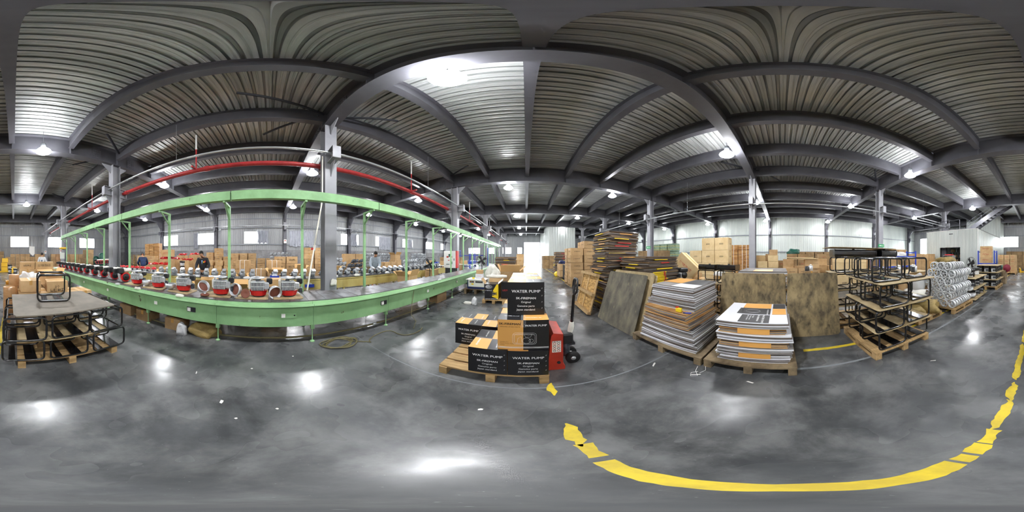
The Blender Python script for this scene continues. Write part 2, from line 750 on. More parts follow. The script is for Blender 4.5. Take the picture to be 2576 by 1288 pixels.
def wall_window(n, p0, dirv, u0, u1, z0, z1, inward, desc):
    """frame, mullions and panes in an opening."""
    ang = math.atan2(dirv[1], dirv[0])
    r = struct('window_%d' % n, loc=(p0[0] + dirv[0] * u0, p0[1] + dirv[1] * u0, z0), rot=ang, label=desc, cat='window')
    W, H = u1 - u0, z1 - z0
    t = .05
    for lo, hi in (((0, -.05, 0), (W, .05, t)), ((0, -.05, H - t), (W, .05, H)), ((0, -.05, t), (t, .05, H - t)), ((W - t, -.05, t), (W, .05, H - t))):
        MB().bb(lo, hi).build('window_frame', 'white_paint', r)
    k = 2
    for i in range(k):
        a, b_ = t + (W - 2 * t) * i / k, t + (W - 2 * t) * (i + 1) / k
        MB().bb((a + .01, -.006, t), (b_ - .01, .006, H - t)).build('pane', 'glass_pane', r)
        if i:
            MB().bb((a - .02, -.03, t), (a + .02, .03, H - t)).build('mullion', 'white_paint', r)
    return r


WZ0, WZ1 = 2.72, 3.98
wn = 1
# side wall with windows (grey)
wl = struct('wall_left', label='grey corrugated side wall with high windows behind the ochre conveyor', cat='wall')
ops = []
WL = [(-12.4, -10.2), (-7.75, -5.75), (-2.6, -.2), (1.95, 4.38), (7.5, 9.8), (12.2, 14.7), (17.1, 19.4), (22.7, 25), (28, 30)]
for a, b_ in WL:
    ops.append((a - YB, b_ - YB, WZ0, WZ1))
sheet_wall(wl, (XL, YB), (0, 1), YF - YB, 2.1, ZD + .08, 'wall_grey', ops)
MB().bb((XL - .12, YB, 0), (XL + .03, YF, 2.1)).build('plaster_base', 'wall_plaster', wl)
for z in (2.66, 4.35, 5.3):
    MB().bb((XL + .0, YB, z - .04), (XL + .1, YF, z + .04)).build('girt', 'girt_steel', wl)
for i, (a, b_) in enumerate(WL):
    wall_window(wn, (XL, YB), (0, 1), a - YB, b_ - YB, WZ0, WZ1, 1, 'bright high window in the grey side wall, %s from the rear wall' % ordinal(i + 1))
    wn += 1
# white side wall
wr = struct('wall_right', label='white corrugated side wall behind the stacked cartons', cat='wall')
sheet_wall(wr, (XR, YF), (0, -1), YF - YB, 0, ZD + .08, 'wall_white', [], rib=.25)
for z in (4.1, 2.0):
    MB().bb((XR - .1, YB, z - .05), (XR, YF, z + .05)).build('girt', 'girt_steel', wr)
# rear wall with windows and a loading door beside the cabin
wb = struct('wall_back', label='grey corrugated rear wall with four high windows', cat='wall')
WB = [(-11.3, -8.9), (-6.4, -4.0), (-1.95, .45), (2.5, 4.9)]
DB = (14.6, 18.4)
sheet_wall(wb, (XR, YB), (-1, 0), XR - XL, 0, ZD + .08, 'wall_grey', [(XR - b_, XR - a, 2.63, 4.05) for a, b_ in WB] + [(XR - DB[1], XR - DB[0], 0, 4.4)])
for z in (2.55, 4.15, 5.3):
    MB().bb((XL, YB, z - .04), (DB[0] if z < 4.4 else XR, YB + .08, z + .04)).build('girt', 'girt_steel', wb)
for i, (a, b_) in enumerate(WB):
    wall_window(wn, (XR, YB), (-1, 0), XR - b_, XR - a, 2.63, 4.05, 1, 'bright high window in the rear wall, %s from the grey side wall' % ordinal(i + 1))
    wn += 1
# far wall with the bright open doorway
wf = struct('wall_front', label='far grey end wall with the open bright doorway', cat='wall')
DF = (-.4, 3.05)
WF = [(-1.9, -.85), (-5.2, -3.2), (-9.5, -7), (-13.2, -10.4)]
sheet_wall(wf, (XL, YF), (1, 0), XR - XL, 0, ZD + .08, 'wall_grey', [(a - XL, b_ - XL, 2.0, 3.4) for a, b_ in WF] + [(DF[0] - XL, DF[1] - XL, 0, 4.5)])
for i, (a, b_) in enumerate(WF):
    wall_window(wn, (XL, YF), (1, 0), a - XL, b_ - XL, 2.0, 3.4, -1, 'bright window in the far end wall, %s from the open doorway' % ordinal(i + 1))
    wn += 1
dn = 1
for (a, b_), y, h, lab in ((DF, YF, 4.5, 'tall open doorway flooded with daylight at the aisle end'), (DB, YB, 4.4, 'wide open loading doorway beside the white cabin')):
    d = struct('door_%d' % dn, loc=(a, y, 0), label=lab, cat='doorway')
    W = b_ - a
    for lo, hi in (((-.12, -.1, 0), (0, .1, h + .12)), ((W, -.1, 0), (W + .12, .1, h + .12)), ((0, -.1, h), (W, .1, h + .12))):
        MB().bb(lo, hi).build('door_frame', 'column_paint', d)
    dn += 1
out = MB()
out.quad([(-120, YF + .3, -.02), (120, YF + .3, -.02), (120, 160, -.02), (-120, 160, -.02)])
struct('ground_front', out, 'outdoor_ground', label='pale concrete yard outside the far doorway', cat='ground')
out = MB()
out.quad([(-120, -160, -.02), (120, -160, -.02), (120, YB - .3, -.02), (-120, YB - .3, -.02)])
struct('ground_back', out, 'outdoor_ground', label='pale concrete yard outside the rear doorway', cat='ground')

# partition room beside the far doorway
pr = struct('partition_wall', label='white corrugated partition room beside the far doorway', cat='wall')
sheet_wall(pr, (6.95, 22.3), (-1, 0), 3.75, 0, ZD, 'wall_white', [], rib=.3)
sheet_wall(pr, (3.2, 22.3), (0, 1), YF - 22.3, 0, ZD, 'wall_white', [], rib=.3)
sheet_wall(pr, (6.95, YF), (0, -1), YF - 22.3, 0, ZD, 'wall_white', [], rib=.3)

# ---------------------------------------------------------------- hanging lamps
LX = [(-12.4, 'by the grey side wall'), (-6.7, 'above the ochre conveyor'), (-.93, 'above the open floor'), (5.06, 'above the cardboard stacks'), (11.3, 'above the carton store'), (17.6, 'by the white side wall')]
LYs = [1.78 + 6.85 * k for k in range(-2, 5)]


def lamp_proto(lit):
    t = thing('pendant_lamp', 'x', 'lamp')
    MB().cyl((0, 0, .34), (0, 0, 1.04), .009, n=6).build('rod', 'lamp_housing', t)
    MB().lathe([(.03, .36), (.085, .34), (.09, .17), (.07, .15)], 14, cap=True).build('housing', 'lamp_housing', t)
    MB().lathe([(.075, .15), (.11, .1), (.18, .03), (.245, -.05), (.25, -.06), (.24, -.06), (.175, .02), (.07, .14)], 20).build('shade', 'lamp_shade' if lit else 'lamp_shade_off', t)
    b = MB().lathe([(.001, -.16), (.12, -.135), (.2, -.09), (.235, -.058), (.225, -.02), (.16, .025), (.001, .045)], 16)
    b.build('diffuser', 'lamp_glow' if lit else 'lamp_off', t)
    return t


lit0, off0 = lamp_proto(True), lamp_proto(False)
used = {}
for xi, (x, xd) in enumerate(LX):
    for yi, y in enumerate(LYs):
        unlit = (xi == 4 and yi == 3) or (xi == 1 and yi == 4)
        if (xi >= 4 and yi > 5) or (xi == 3 and yi > 5):
            continue
        lab = '%s pendant lamp %s, %s from the rear wall' % ('unlit' if unlit else 'glowing white', xd, ordinal(yi + 1))
        p = off0 if unlit else lit0
        if p.name not in used:
            used[p.name] = 1
            p.location = (x, y, 5.4)
            p['label'] = lab
            p['group'] = 'pendant lamps under the deck'
        else:
            dup(p, (x, y, 5.4), 0, lab, 'pendant lamps under the deck')

# small unlit cone lamps near the walls, each on its own drop rod
for i, (x, y, z) in enumerate(((-14.6, -4.6, 4.0), (-14.6, 9.0, 4.3), (-.9, -19.5, 4.9), (-14.9, 5.0, 5.0))):
    t = thing('cone_lamp', ['small unlit cone lamp by the side window near the black jacketed worker', 'small unlit cone lamp high by the curtained side window', 'small unlit cone lamp hanging before the rear wall window', 'small unlit cone lamp between two grey wall columns'][i], 'lamp', (x, y, z), 0, 'unlit cone lamps along the walls')
    MB().cyl((0, 0, .1), (0, 0, ZD - z + .1), .008, n=6).build('rod', 'lamp_housing', t)
    MB().lathe([(.03, .13), (.05, .11), (.06, .02), (.16, -.09), (.165, -.1), (.15, -.09), (.05, .01), (.001, .02)], 16).build('shade', 'lamp_shade_off', t)
    MB().lathe([(.001, -.08), (.03, -.06), (.035, -.02), (.02, .02)], 10).build('bulb', 'lamp_off', t)

# conduits and the red fire main
for nm, x, z, r_, y0, y1, mt, lab, cat in (('conduit_pipe', -3.56, 4.30, .032, -19, 35, 'galv_pipe', 'silver conduit pipe along the corbels above the green conveyor', 'pipe'),
                                           ('conduit_pipe', 7.62, 4.06, .03, -12, 35, 'galv_pipe', 'silver conduit pipe along the column row among the cartons', 'pipe'),
                                           ('conduit_pipe', -15.5, 4.46, .035, -20, 35, 'galv_pipe', 'silver conduit pipe running along the grey side wall', 'pipe')):
    t = thing(nm, lab, cat, (x, 0, z))
    y = y0
    while y < y1:
        MB().cyl((0, y, 0), (0, min(y + 6.88, y1), 0), r_, n=10, m=0).build('pipe_length', mt, t)
        MB().cyl((0, y - .06, 0), (0, y + .06, 0), r_ * 1.25, n=10).build('coupling', mt, t)
        y += 6.9
t = thing('fire_pipe', 'red fire main pipe hung behind the grey columns', 'pipe', (-4.32, 0, 4.27))
y = -19.
while y < 34:
    MB().cyl((0, y, 0), (0, y + 3.4, 0), .075, n=14).build('pipe_length', 'red_pipe', t)
    MB().cyl((0, y - .07, 0), (0, y + .07, 0), .092, n=14).build('coupling', 'red_pipe', t)
    y += 3.45
for y in (-8.3, -2.1, 5.1, 12, 19):
    MB().cyl((0, y, 0), (0, y, .9), .022, n=8).build('hanger_rod', 'red_pipe', t)
    MB().cyl((0, y, .9), (0, y, 1.62), .026, n=8).build('hanger_rod', 'white_paint', t)
    MB().cyl((0, y, .03), (.28, y, .03), .03, n=8).build('branch_valve', 'red_pipe', t)
for i, (x, y) in enumerate(((-3.56, -2.3), (-3.56, 5.2), (7.62, 5.0), (7.62, 11.8), (7.62, -9))):
    o = MB().tube([(0, 0, 4.33 if x < 0 else 4.06), (0, 0, 5.9)], .006, 5).build('hanger_wire', 'galv_pipe', None, (x, y, 0))
    tag(o, ['thin hanger wire for the conduit left of the big grey column', 'thin hanger wire for the conduit beyond the big grey column', 'thin hanger wire near the brown cardboard tower', 'thin hanger wire beyond the brown cardboard tower', 'thin hanger wire near the white cabin'][i], 'wire', 'conduit hanger wires')

# ---------------------------------------------------------------- object materials
mat('green_paint', '#8fbb86', .42, 0, '#7da775', 1.6, col3='#4c4a36', scale3=4.5, lo3=.665, hi3=.68)
mat('green_post', '#95c48d', .45, 0, '#84b07c', 3, col3='#5d7a55', scale3=14, lo3=.68, hi3=.74)
mat('ochre_paint', '#c2b26e', .55, 0, '#a8904c', 2.2, (1, 1, .4), lo=.35, hi=.7, col3='#7d5c2e', scale3=4, lo3=.62, hi3=.74)
mat('steel_slat', '#8b8d92', .33, .75, '#6d6a68', 2.5, rough2=.5, col3='#57504a', scale3=9, lo3=.62, hi3=.75)
mat('dark_steel', '#34363a', .5, .4)
mat('black_gloss', '#101012', .22, 0, coat=.4)
mat('black_plastic', '#1c1d1f', .4)
mat('black_rubber', '#161616', .8)
mat('red_paint', '#d01c22', .3, 0, coat=.3)
mat('jack_red', '#c23a26', .45, 0, '#a8311f', 4, col3='#5b3a30', scale3=16, lo3=.68, hi3=.72)
mat('white_plastic', '#ece9dc', .35, rnd=.03)
mat('aluminium', '#d9dce0', .3, .6, '#c0c4c8', 14, rough2=.42, rnd=.05)
mat('cast_alloy', '#e6e8ea', .34, .2, '#c6cacd', 18, bump=.2, bscale=90, rnd=.05)
mat('dark_alloy', '#5b6068', .4, .6, '#3e4248', 16)
mat('block_alloy', '#b4b9be', .33, .5, '#8d9297', 22, bump=.3, bscale=80, rnd=.08)
mat('fin_gap_shade', '#80858a', .45, .4)  # crankcase alloy darkened: shade in the slots between cooling fins put into colour
mat('brown_pump', '#7a4636', .6)
mat('socket_white', '#e6e6e0', .4)
mat('cardboard', '#caa87a', .75, 0, '#b99668', 2.4, rnd=.16)
mat('cardboard_pale', '#d8c092', .75, 0, '#cbb081', 2.4, rnd=.08)
mat('cardboard_brown', '#a88b64', .8, 0, '#90744f', 3, rnd=.15)
mat('cardboard_orange', '#c99f66', .7, 0, '#a5713c', 2.2, (1, 1, 7), rnd=.12)
mat('cardboard_inside', '#d4ac74', .8)
mat('sheet_brown', '#74655a', .85, 0, '#564a41', 5, (1, 1, 14), rnd=.2)
mat('sheet_white', '#dcdde2', .6, rnd=.05)
mat('sheet_grey', '#8f8a86', .8, 0, '#74706d', 5, (1, 1, 20), rnd=.12)
mat('print_orange', '#dfa558', .45)
mat('print_black', '#17171a', .32)
mat('print_dark', '#3a3a3c', .5)
mat('print_white', '#f2f2f2', .5)
mat('print_yellow', '#e8c81e', .5)
mat('print_red', '#c5342c', .5)
mat('ink_black', '#2d2a26', .7)
mat('ink_orange', '#8a5a20', .6)
mat('ink_red', '#b5483c', .7)
mat('tape', '#c79a58', .25)
mat('strap_white', '#f0f0ee', .35)
mat('pallet_wood', '#b99a6c', .8, 0, '#9a7d52', 5, (1, 9, 3), rnd=.18, col3='#5e4a33', scale3=7, lo3=.62, hi3=.8)
mat('pallet_dark', '#8a785c', .85, 0, '#5f513d', 4, rnd=.15)
mat('plywood_dirty', '#ab9770', .8, 0, '#5a503f', 4.5, (1.5, 1.5, .8), lo=.36, hi=.66, col3='#2f2a23', scale3=7, lo3=.55, hi3=.78)
mat('plywood_grey', '#77705f', .8, 0, '#403f3b', 2.4, (1.5, 1.5, .6), lo=.36, hi=.68, col3='#9c8f6e', scale3=8, lo3=.6, hi3=.8)
mat('plywood_top', '#7f776b', .62, 0, '#686157', 3, lo=.35, hi=.65, col3='#b58c5c', scale3=7, lo3=.7, hi3=.76)
mat('plywood_pale', '#b9a680', .75, 0, '#94805a', 3, col3='#d3c39b', scale3=8, lo3=.58, hi3=.75)
mat('osb', '#c19a5c', .8, 0, '#8f6c38', 22, (1, .35, 1), lo=.4, hi=.6)
mat('yellow_paint', '#e6b722', .45)
mat('blue_paint', '#2443b5', .45)
mat('navy_panel', '#23305f', .45)
mat('cream_panel', '#dfe2d8', .45)
mat('tank_green', '#1f5a4c', .4)
mat('bale_green', '#8fa58c', .6, 0, '#6f876e', 4, bump=.5, bscale=14)
mat('plastic_bag', '#eef0f2', .25, 0, alpha=.62, bump=.8, bscale=18)
mat('white_sack', '#e4e3da', .6, 0, '#cfcdc2', 5, bump=.5, bscale=16)
mat('khaki_sack', '#a8915a', .65, 0, '#84703f', 5, bump=.5, bscale=16)
mat('brown_wrap', '#c09468', .3, 0, '#ae8256', 6, (1, 1, 8), coat=.5)
mat('amber_tape', '#c98a1e', .2, coat=.6)
mat('hose', '#6d6746', .5)
mat('cable_black', '#1f1f20', .5)
mat('cabinet_red', '#d23a3a', .4)
mat('sign_green', '#159a55', .4)
mat('curtain_cloth', '#b9bcc4', .45, .15, '#8f939d', 6, (1, 5, .3))
mat('skin', '#c99473', .55)
mat('hair', '#15120f', .6)
mat('cloth_black', '#24252b', .8, 0, '#1b1c21', 9)
mat('cloth_navy', '#1f3358', .8, 0, '#18284a', 9)
mat('cloth_grey', '#a9b5bf', .85, 0, '#98a4ae', 9)
mat('cloth_vest', '#6e7684', .85)
mat('cloth_trouser', '#2c2f3a', .85)
mat('cloth_blue', '#8fb0dc', .8)
mat('cloth_white', '#dedede', .8)
mat('glove', '#3d4538', .9)
mat('maroon', '#7c1f33', .6)
mat('paper', '#eceae4', .7)
mat('mesh_steel', '#70757a', .4, .6)
mat('dark_interior', '#22252a', .8)


# ---------------------------------------------------------------- generic builders
def carton_body(w, d, h, jit, seed, m):
    r = random.Random(seed)
    p = MB()
    nx = 3
    vs, fs = [], []
    # bulged box: each side gets a middle column pushed a few mm
    def P(x, y, z):
        return (x + r.uniform(-jit, jit), y + r.uniform(-jit, jit), z + r.uniform(-jit, jit) * .6)
    bx = [P(sx * w / 2, sy * d / 2, z) if z else (sx * w / 2, sy * d / 2, 0) for z in (0, h) for sx, sy in ((-1, -1), (1, -1), (1, 1), (-1, 1))]
    p.add(bx, [(0, 3, 2, 1), (4, 5, 6, 7), (0, 1, 5, 4), (1, 2, 6, 5), (2, 3, 7, 6), (3, 0, 4, 7)])
    return p.mesh('body', m)


CB = {}


def carton(label, loc, size, rz=0, m='cardboard', tape=True, strap=0, ink=None, openf=0, group=None, jit=.006, side='-x', name='carton', tilt=None, noparts=False):
    w, d, h = size
    if name == 'carton':
        name = 'open_carton' if openf else 'strapped_carton' if strap else {'cardboard_brown': 'brown_carton', 'cardboard_pale': 'pale_carton', 'sheet_white': 'white_box'}.get(m, name)
    seed = RND.randrange(4)
    k = (w, d, h, m, seed)
    if k not in CB:
        CB[k] = carton_body(w, d, h if not openf else h, jit, seed, m)
    rot = tilt if tilt else (0, 0, rz)
    if noparts or not (tape or strap or ink or openf):
        o = put(name, CB[k], None, loc, rot)
        return tag(o, label, 'carton', group)
    t = thing(name, label, 'carton', loc, rot, group)
    if openf:
        q = MB()
        th = .012
        q.bb((-w / 2, -d / 2, 0), (w / 2, d / 2, th))
        for lo, hi in (((-w / 2, -d / 2, th), (w / 2, -d / 2 + th, h)), ((-w / 2, d / 2 - th, th), (w / 2, d / 2, h)), ((-w / 2, -d / 2 + th, th), (-w / 2 + th, d / 2 - th, h)), ((w / 2 - th, -d / 2 + th, th), (w / 2, d / 2 - th, h))):
            q.bb(lo, hi)
        q.build('body', m, t)
        fl_ = min(w, d) * .5
        for (cx, cy, L, ax, a) in ((0, -d / 2, w, 'x', 2.4), (0, d / 2, w, 'x', .6), (-w / 2, 0, d, 'y', 2.2), (w / 2, 0, d, 'y', .9)):
            a += RND.uniform(-.35, .35)
            q = MB()
            if ax == 'x':
                q.box((0, 0, 0), (L * .97, fl_, .008))
                o = q.build('flap', 'cardboard_inside', t, (cx, cy + math.cos(a) * fl_ / 2, h + math.sin(a) * fl_ / 2), (a, 0, 0))
            else:
                q.box((0, 0, 0), (fl_, L * .97, .008))
                o = q.build('flap', 'cardboard_inside', t, (cx + math.cos(a) * fl_ / 2, cy, h + math.sin(a) * fl_ / 2), (0, -a, 0))
    else:
        put('body', CB[k], t)
    if tape and not openf:
        q = MB()
        e = .004
        if w >= d:
            q.bb((-w / 2 - e, -.03, h - .09), (w / 2 + e, .03, h + e))
        else:
            q.bb((-.03, -d / 2 - e, h - .09), (.03, d / 2 + e, h + e))
        q.build('tape', 'tape', t)
    for i in range(strap):
        f = (i + 1) / (strap + 1) - .5
        q = MB()
        e = .006
        if w >= d:
            q.bb((w * f - .012, -d / 2 - e, -.001), (w * f + .012, d / 2 + e, h + e))
        else:
            q.bb((-w / 2 - e, d * f - .012, -.001), (w / 2 + e, d * f + .012, h + e))
        q.build('strap', 'strap_white', t)
    if ink:
        txt, sz, im = ink
        for sd in side.split():
            off = .012
            if sd == '-x':
                lettering(t, txt, sz, im, (-w / 2 - off, 0, h * .5 - sz * .3), (PI / 2, 0, -PI / 2))
            elif sd == '+x':
                lettering(t, txt, sz, im, (w / 2 + off, 0, h * .5 - sz * .3), (PI / 2, 0, PI / 2))
            elif sd == '-y':
                lettering(t, txt, sz, im, (0, -d / 2 - off, h * .5 - sz * .3), (PI / 2, 0, 0))
            elif sd == '+y':
                lettering(t, txt, sz, im, (0, d / 2 + off, h * .5 - sz * .3), (PI / 2, 0, PI))
    return t


LAYER = ['bottom layer', 'second layer', 'third layer', 'fourth layer', 'fifth layer', 'sixth layer', 'seventh layer', 'eighth layer']


def stack(desc, x0, y0, nx, ny, nz, size, z0=0., rz=0, gap=.04, skip=None, group=None, jx=.012, jr=.008, **kw):
    """a block of cartons; y counted from low y. label: desc, layer, row."""
    w, d, h = size
    cr, sr = math.cos(rz), math.sin(rz)
    for k in range(nz):
        for i in range(nx):
            for j in range(ny):
                if skip and skip(i, j, k):
                    continue
                jq = min(jx, gap * .3)
                u, v = i * (w + gap) + RND.uniform(-jq, jq), j * (d + gap) + RND.uniform(-jq, jq)
                lay = LAYER[k] if k < nz - 1 else 'top layer'
                lab = desc + ', ' + lay
                if ny > 1:
                    lab += ', %s in row' % ordinal(j + 1)
                if nx > 1:
                    lab += ', %s deep' % ordinal(i + 1)
                carton(lab, (x0 + u * cr - v * sr, y0 + u * sr + v * cr, z0 + k * (h + .008)), size, rz + RND.uniform(-jr, jr), group=group or desc + ' group', **kw)


def pallet(label, x0, y0, x1, y1, along='y', h=.13, m='pallet_wood', n=7, solid=False, group='wooden pallets on the floor', rz=0):
    """deck boards laid across; three runners."""
    cx, cy = (x0 + x1) / 2, (y0 + y1) / 2
    t = thing('wooden_pallet', label, 'pallet', (cx, cy, 0), rz, group)
    W, D = abs(x1 - x0), abs(y1 - y0)
    if along == 'x':
        W, D = D, W
    sw = PI / 2 if along == 'x' else 0
    def bd(name, lo, hi):
        q = MB().bb(lo, hi)
        if sw:
            q.move((0, 0, 0), sw)
        q.build(name, m, t)
    bw = D / n * (.985 if solid else .82)
    for i in range(n):
        c = -D / 2 + D * (i + .5) / n
        bd('deck_board', (-W / 2, c - bw / 2, h - .02), (W / 2, c + bw / 2, h + RND.uniform(-.002, .002)))
    for i in range(3):
        c = (-1 + i) * (W / 2 - .05)
        bd('top_bearer', (c - .045, -D / 2, h - .04), (c + .045, D / 2, h - .02))
        for j in range(3):
            e = (-1 + j) * (D / 2 - .05)
            bd('block', (c - .045, e - .05, .018), (c + .045, e + .05, h - .04))
        bd('bottom_board', (c - .045, -D / 2, 0), (c + .045, D / 2, .018))
    return t


def board(name, label, c, size, rot, m, cat='plywood', group=None):
    """a plywood sheet with chipped corners."""
    w, d, th = size
    pts = []
    for sx, sy in ((-1, -1), (1, -1), (1, 1), (-1, 1)):
        e = RND.uniform(.01, .05)
        f = RND.uniform(.01, .05)
        a, b_ = (sx * w / 2, sy * d / 2 - sy * e), (sx * w / 2 - sx * f, sy * d / 2)
        pts += [a, b_] if sx * sy < 0 else [b_, a]
    # order around
    pts.sort(key=lambda p: math.atan2(p[1] / d, p[0] / w))
    o = MB().prism(pts, -th / 2, th / 2).build(name, m, None, c, rot)
    return tag(o, label, cat, group)


def bundle(label, loc, size, n, mats, rz=0, straps=1, group=None, print_top=None, wob=.012, edge=None):
    """a strapped bundle of flat unfolded cartons."""
    w, d, h = size
    t = thing('cardboard_bundle', label, 'cardboard', loc, rz, group)
    for i in range(n):
        m = mats[i % len(mats)]
        z0, z1 = h * i / n, h * (i + 1) / n - .0025
        key = ('sheet', w, d, round(z1 - z0, 4), m)
        if key not in CB:
            CB[key] = MB().bb((-w / 2, -d / 2, 0), (w / 2, d / 2, z1 - z0)).mesh('cardboard_sheet', m)
        put('cardboard_sheet', CB[key], t, (RND.uniform(-wob, wob), RND.uniform(-wob, wob), z0), RND.uniform(-.02, .02))
    if edge:
        # coloured print showing on the folded edge: (side, offset, width, material)
        for sd, off, ew, em in edge:
            q = MB()
            e = wob + .004
            if sd == '-x':
                q.bb((-w / 2 - e, off - ew / 2, .004), (-w / 2 + .02, off + ew / 2, h - .006))
            elif sd == '-y':
                q.bb((off - ew / 2, -d / 2 - e, .004), (off + ew / 2, -d / 2 + .02, h - .006))
            q.build('printed_edge', em, t)
    for i in range(straps):
        f = (i + 1) / (straps + 1) - .5
        e = wob + .006
        q = MB()
        x = w * f
        for lo, hi in (((x - .01, -d / 2 - e, -.001), (x + .01, -d / 2 - e + .003, h + .003)), ((x - .01, d / 2 + e - .003, -.001), (x + .01, d / 2 + e, h + .003)), ((x - .01, -d / 2 - e, h), (x + .01, d / 2 + e, h + .003))):
            q.bb(lo, hi)
        q.build('strap', 'strap_white', t)
    if print_top:
        for (u0, v0, u1, v1, pm) in print_top:
            MB().bb((u0 * w - w / 2, v0 * d - d / 2, h), (u1 * w - w / 2, v1 * d - d / 2, h + .002)).build('print_patch', pm, t)
    return t


def blob(name, label, cat, loc, size, m, seed=0, rz=0, sub=3, group=None, flat=.35, parent=None):
    """a slumped bag: displaced rounded lump resting on its base."""
    import bmesh
    r = random.Random(seed)
    bm = bmesh.new()
    bmesh.ops.create_icosphere(bm, subdivisions=sub, radius=1)
    ph = [Vector((r.uniform(-1, 1), r.uniform(-1, 1), r.uniform(-1, 1))).normalized() for _ in range(14)]
    am = [r.uniform(.05, .16) for _ in ph]
    for v in bm.verts:
        n = v.co.normalized()
        k = 1 + sum(a * math.sin(7 * n.dot(p) + i) for i, (p, a) in enumerate(zip(ph, am))) * .42
        n2 = Vector([math.copysign(abs(q) ** .72, q) for q in n])
        c = n2 * k * .93
        c.z = max(c.z, -flat)
        v.co = Vector((c.x * size[0] / 2, c.y * size[1] / 2, (c.z + flat) * size[2] / (1 + flat)))
    for f in bm.faces:
        f.smooth = True
    me = bpy.data.meshes.new(name)
    bm.to_mesh(me)
    bm.free()
    me.materials.append(M[m])
    o = put(name, me, parent, loc, rz)
    return tag(o, label, cat, group) if parent is None else o

# ---------------------------------------------------------------- green conveyor
JY = [-.83 + 1.5 * k for k in range(-6, 9)]
t = thing('conveyor', 'long pale green conveyor line with steel slat top and chipped paint', 'conveyor', (0, 0, 0))
conv = t
ys = [-10.5] + JY + [11.9]
for a, b_ in zip(ys, ys[1:]):
    L = b_ - a
    o = MB().bb((-2.475, 0, .36), (-2.445, L - .004, .695)).build('side_panel', 'green_paint', t, (0, a, 0))
    MB().prism([(-2.49, .70), (-2.40, .70), (-2.385, .715), (-2.40, .74), (-2.43, .735), (-2.445, .715), (-2.49, .715)], 0, L - .004, 'y').build('side_rail', 'green_paint', t, (0, a, 0))
    MB().bb((-3.29, 0, .36), (-3.265, L - .004, .735)).build('side_panel', 'green_paint', t, (0, a, 0))
    MB().bb((-3.265, .01, .66), (-2.475, L - .01, .685)).build('inner_tray', 'dark_steel', t, (0, a, 0))
    MB().prism([(-2.54, .685), (-2.50, .685), (-2.485, .715), (-2.50, .755), (-2.54, .755)], 0, L - .004, 'y').build('edge_channel', 'green_paint', t, (0, a, 0))
y = -10.48
sm = MB().bb((-3.22, 0, 0), (-2.535, .2935, .014)).mesh('slat_plate', 'steel_slat')
while y < 11.6:
    put('slat_plate', sm, t, (0, y, .756))
    y += .3
for y in JY:
    for x in (-2.52, -3.24):
        q = MB().bb((x - .03, y - .03, .26), (x + .03, y + .03, .66))
        q.cyl((x, y, .02), (x, y, .28), .009, n=8)
        q.lathe([(.04, 0), (.04, .012), (.012, .03)], 12, (x, y, 0), cap=True)
        q.build('leg', 'green_paint' if 0 else 'green_post', t)
for y, wd, full in ((.28, .24, 1), (-1.28, .16, 0), (2.05, .15, 0), (3.55, .1, 1), (5.4, .09, 0), (-2.05, .1, 1), (-3.75, .1, 1), (-5.3, .1, 1), (7.2, .09, 0), (-7, .09, 1)):
    sr_ = MB().bb((-2.452, y - wd / 2, .52), (-2.436, y + wd / 2, .605)).build('socket_recess', 'dark_steel' if not full else 'green_post', t)
    MB().bb((-2.44, y - wd / 2 + .012, .53), (-2.428, y - wd / 2 + .07 if wd > .12 else y + wd / 2 - .012, .595), m=0).build('socket_plate', 'socket_white', sr_)
    MB().cyl((-2.445, y + wd / 2 - .03, .56), (-2.43, y + wd / 2 - .03, .56), .012, n=8).build('socket_button', 'black_plastic', sr_)

# overhead green frame above it
t = thing('overhead_frame', 'pale green steel gantry of posts and rail above the conveyor', 'gantry', (0, 0, 0))
PY = [-.84 + 1.5 * k for k in range(-6, 14)]
for y in PY:
    po_ = MB().bb((-3.325, y - .025, .3 if y < 12 else 0), (-3.275, y + .025, 2.57)).build('post', 'green_post', t)
    MB().bb((-3.325, y - .022, 2.53), (-2.9, y + .022, 2.57)).build('arm', 'green_post', po_)
    MB().tube([(-3.29, y, 2.27), (-2.98, y, 2.54)], .022, 4).build('brace', 'green_post', po_)
y = -9.7
while y < 18.7:
    e = min(y + 2.98, 18.7)
    q = MB().bb((-2.99, y, 2.57), (-2.975, e, 2.755))
    q.bb((-2.975, y, 2.74), (-2.89, e, 2.755))
    q.bb((-2.975, y, 2.57), (-2.89, e, 2.585))
    q.bb((-2.9, y, 2.572), (-2.888, e, 2.753))
    q.build('rail_length', 'green_post', t)
    y += 3.0
for i, y in enumerate([6.2 + 1.5 * k for k in range(8)]):
    tl = thing('fluorescent_lamp', 'slim lit fluorescent tube under the green rail, %s from the big grey column' % ordinal(i + 1), 'lamp', (-2.93, y, 2.53), 0, 'tube lamps under the green rail')
    MB().bb((-.03, -.62, .01), (.03, .62, .04)).build('fixture', 'white_paint', tl)
    MB().cyl((0, -.6, -.008), (0, .6, -.008), .014, n=8).build('tube', 'tube_glow', tl)

# ---------------------------------------------------------------- ochre conveyor
t = thing('conveyor', 'rust stained ochre yellow conveyor behind the green one', 'conveyor', (0, 0, 0))
ys = [-9.5 + 1.5 * k for k in range(13)] + [9.6]
for a, b_ in zip(ys, ys[1:]):
    L = b_ - a
    MB().bb((-5.22, 0, .38), (-5.19, L - .005, .70)).build('side_panel', 'ochre_paint', t, (0, a, 0))
    MB().bb((-5.24, 0, .70), (-5.16, L - .005, .725)).build('side_rail', 'ochre_paint', t, (0, a, 0))
    MB().bb((-5.93, 0, .38), (-5.9, L - .005, .72)).build('side_panel', 'ochre_paint', t, (0, a, 0))
    MB().bb((-5.9, .01, .66), (-5.22, L - .01, .69)).build('inner_tray', 'dark_steel', t, (0, a, 0))
    for x in (-5.25, -5.87):
        MB().bb((x - .03, -.03, 0), (x + .03, .03, .66)).build('leg', 'ochre_paint', t, (0, a + .05, 0))
y = -9.48
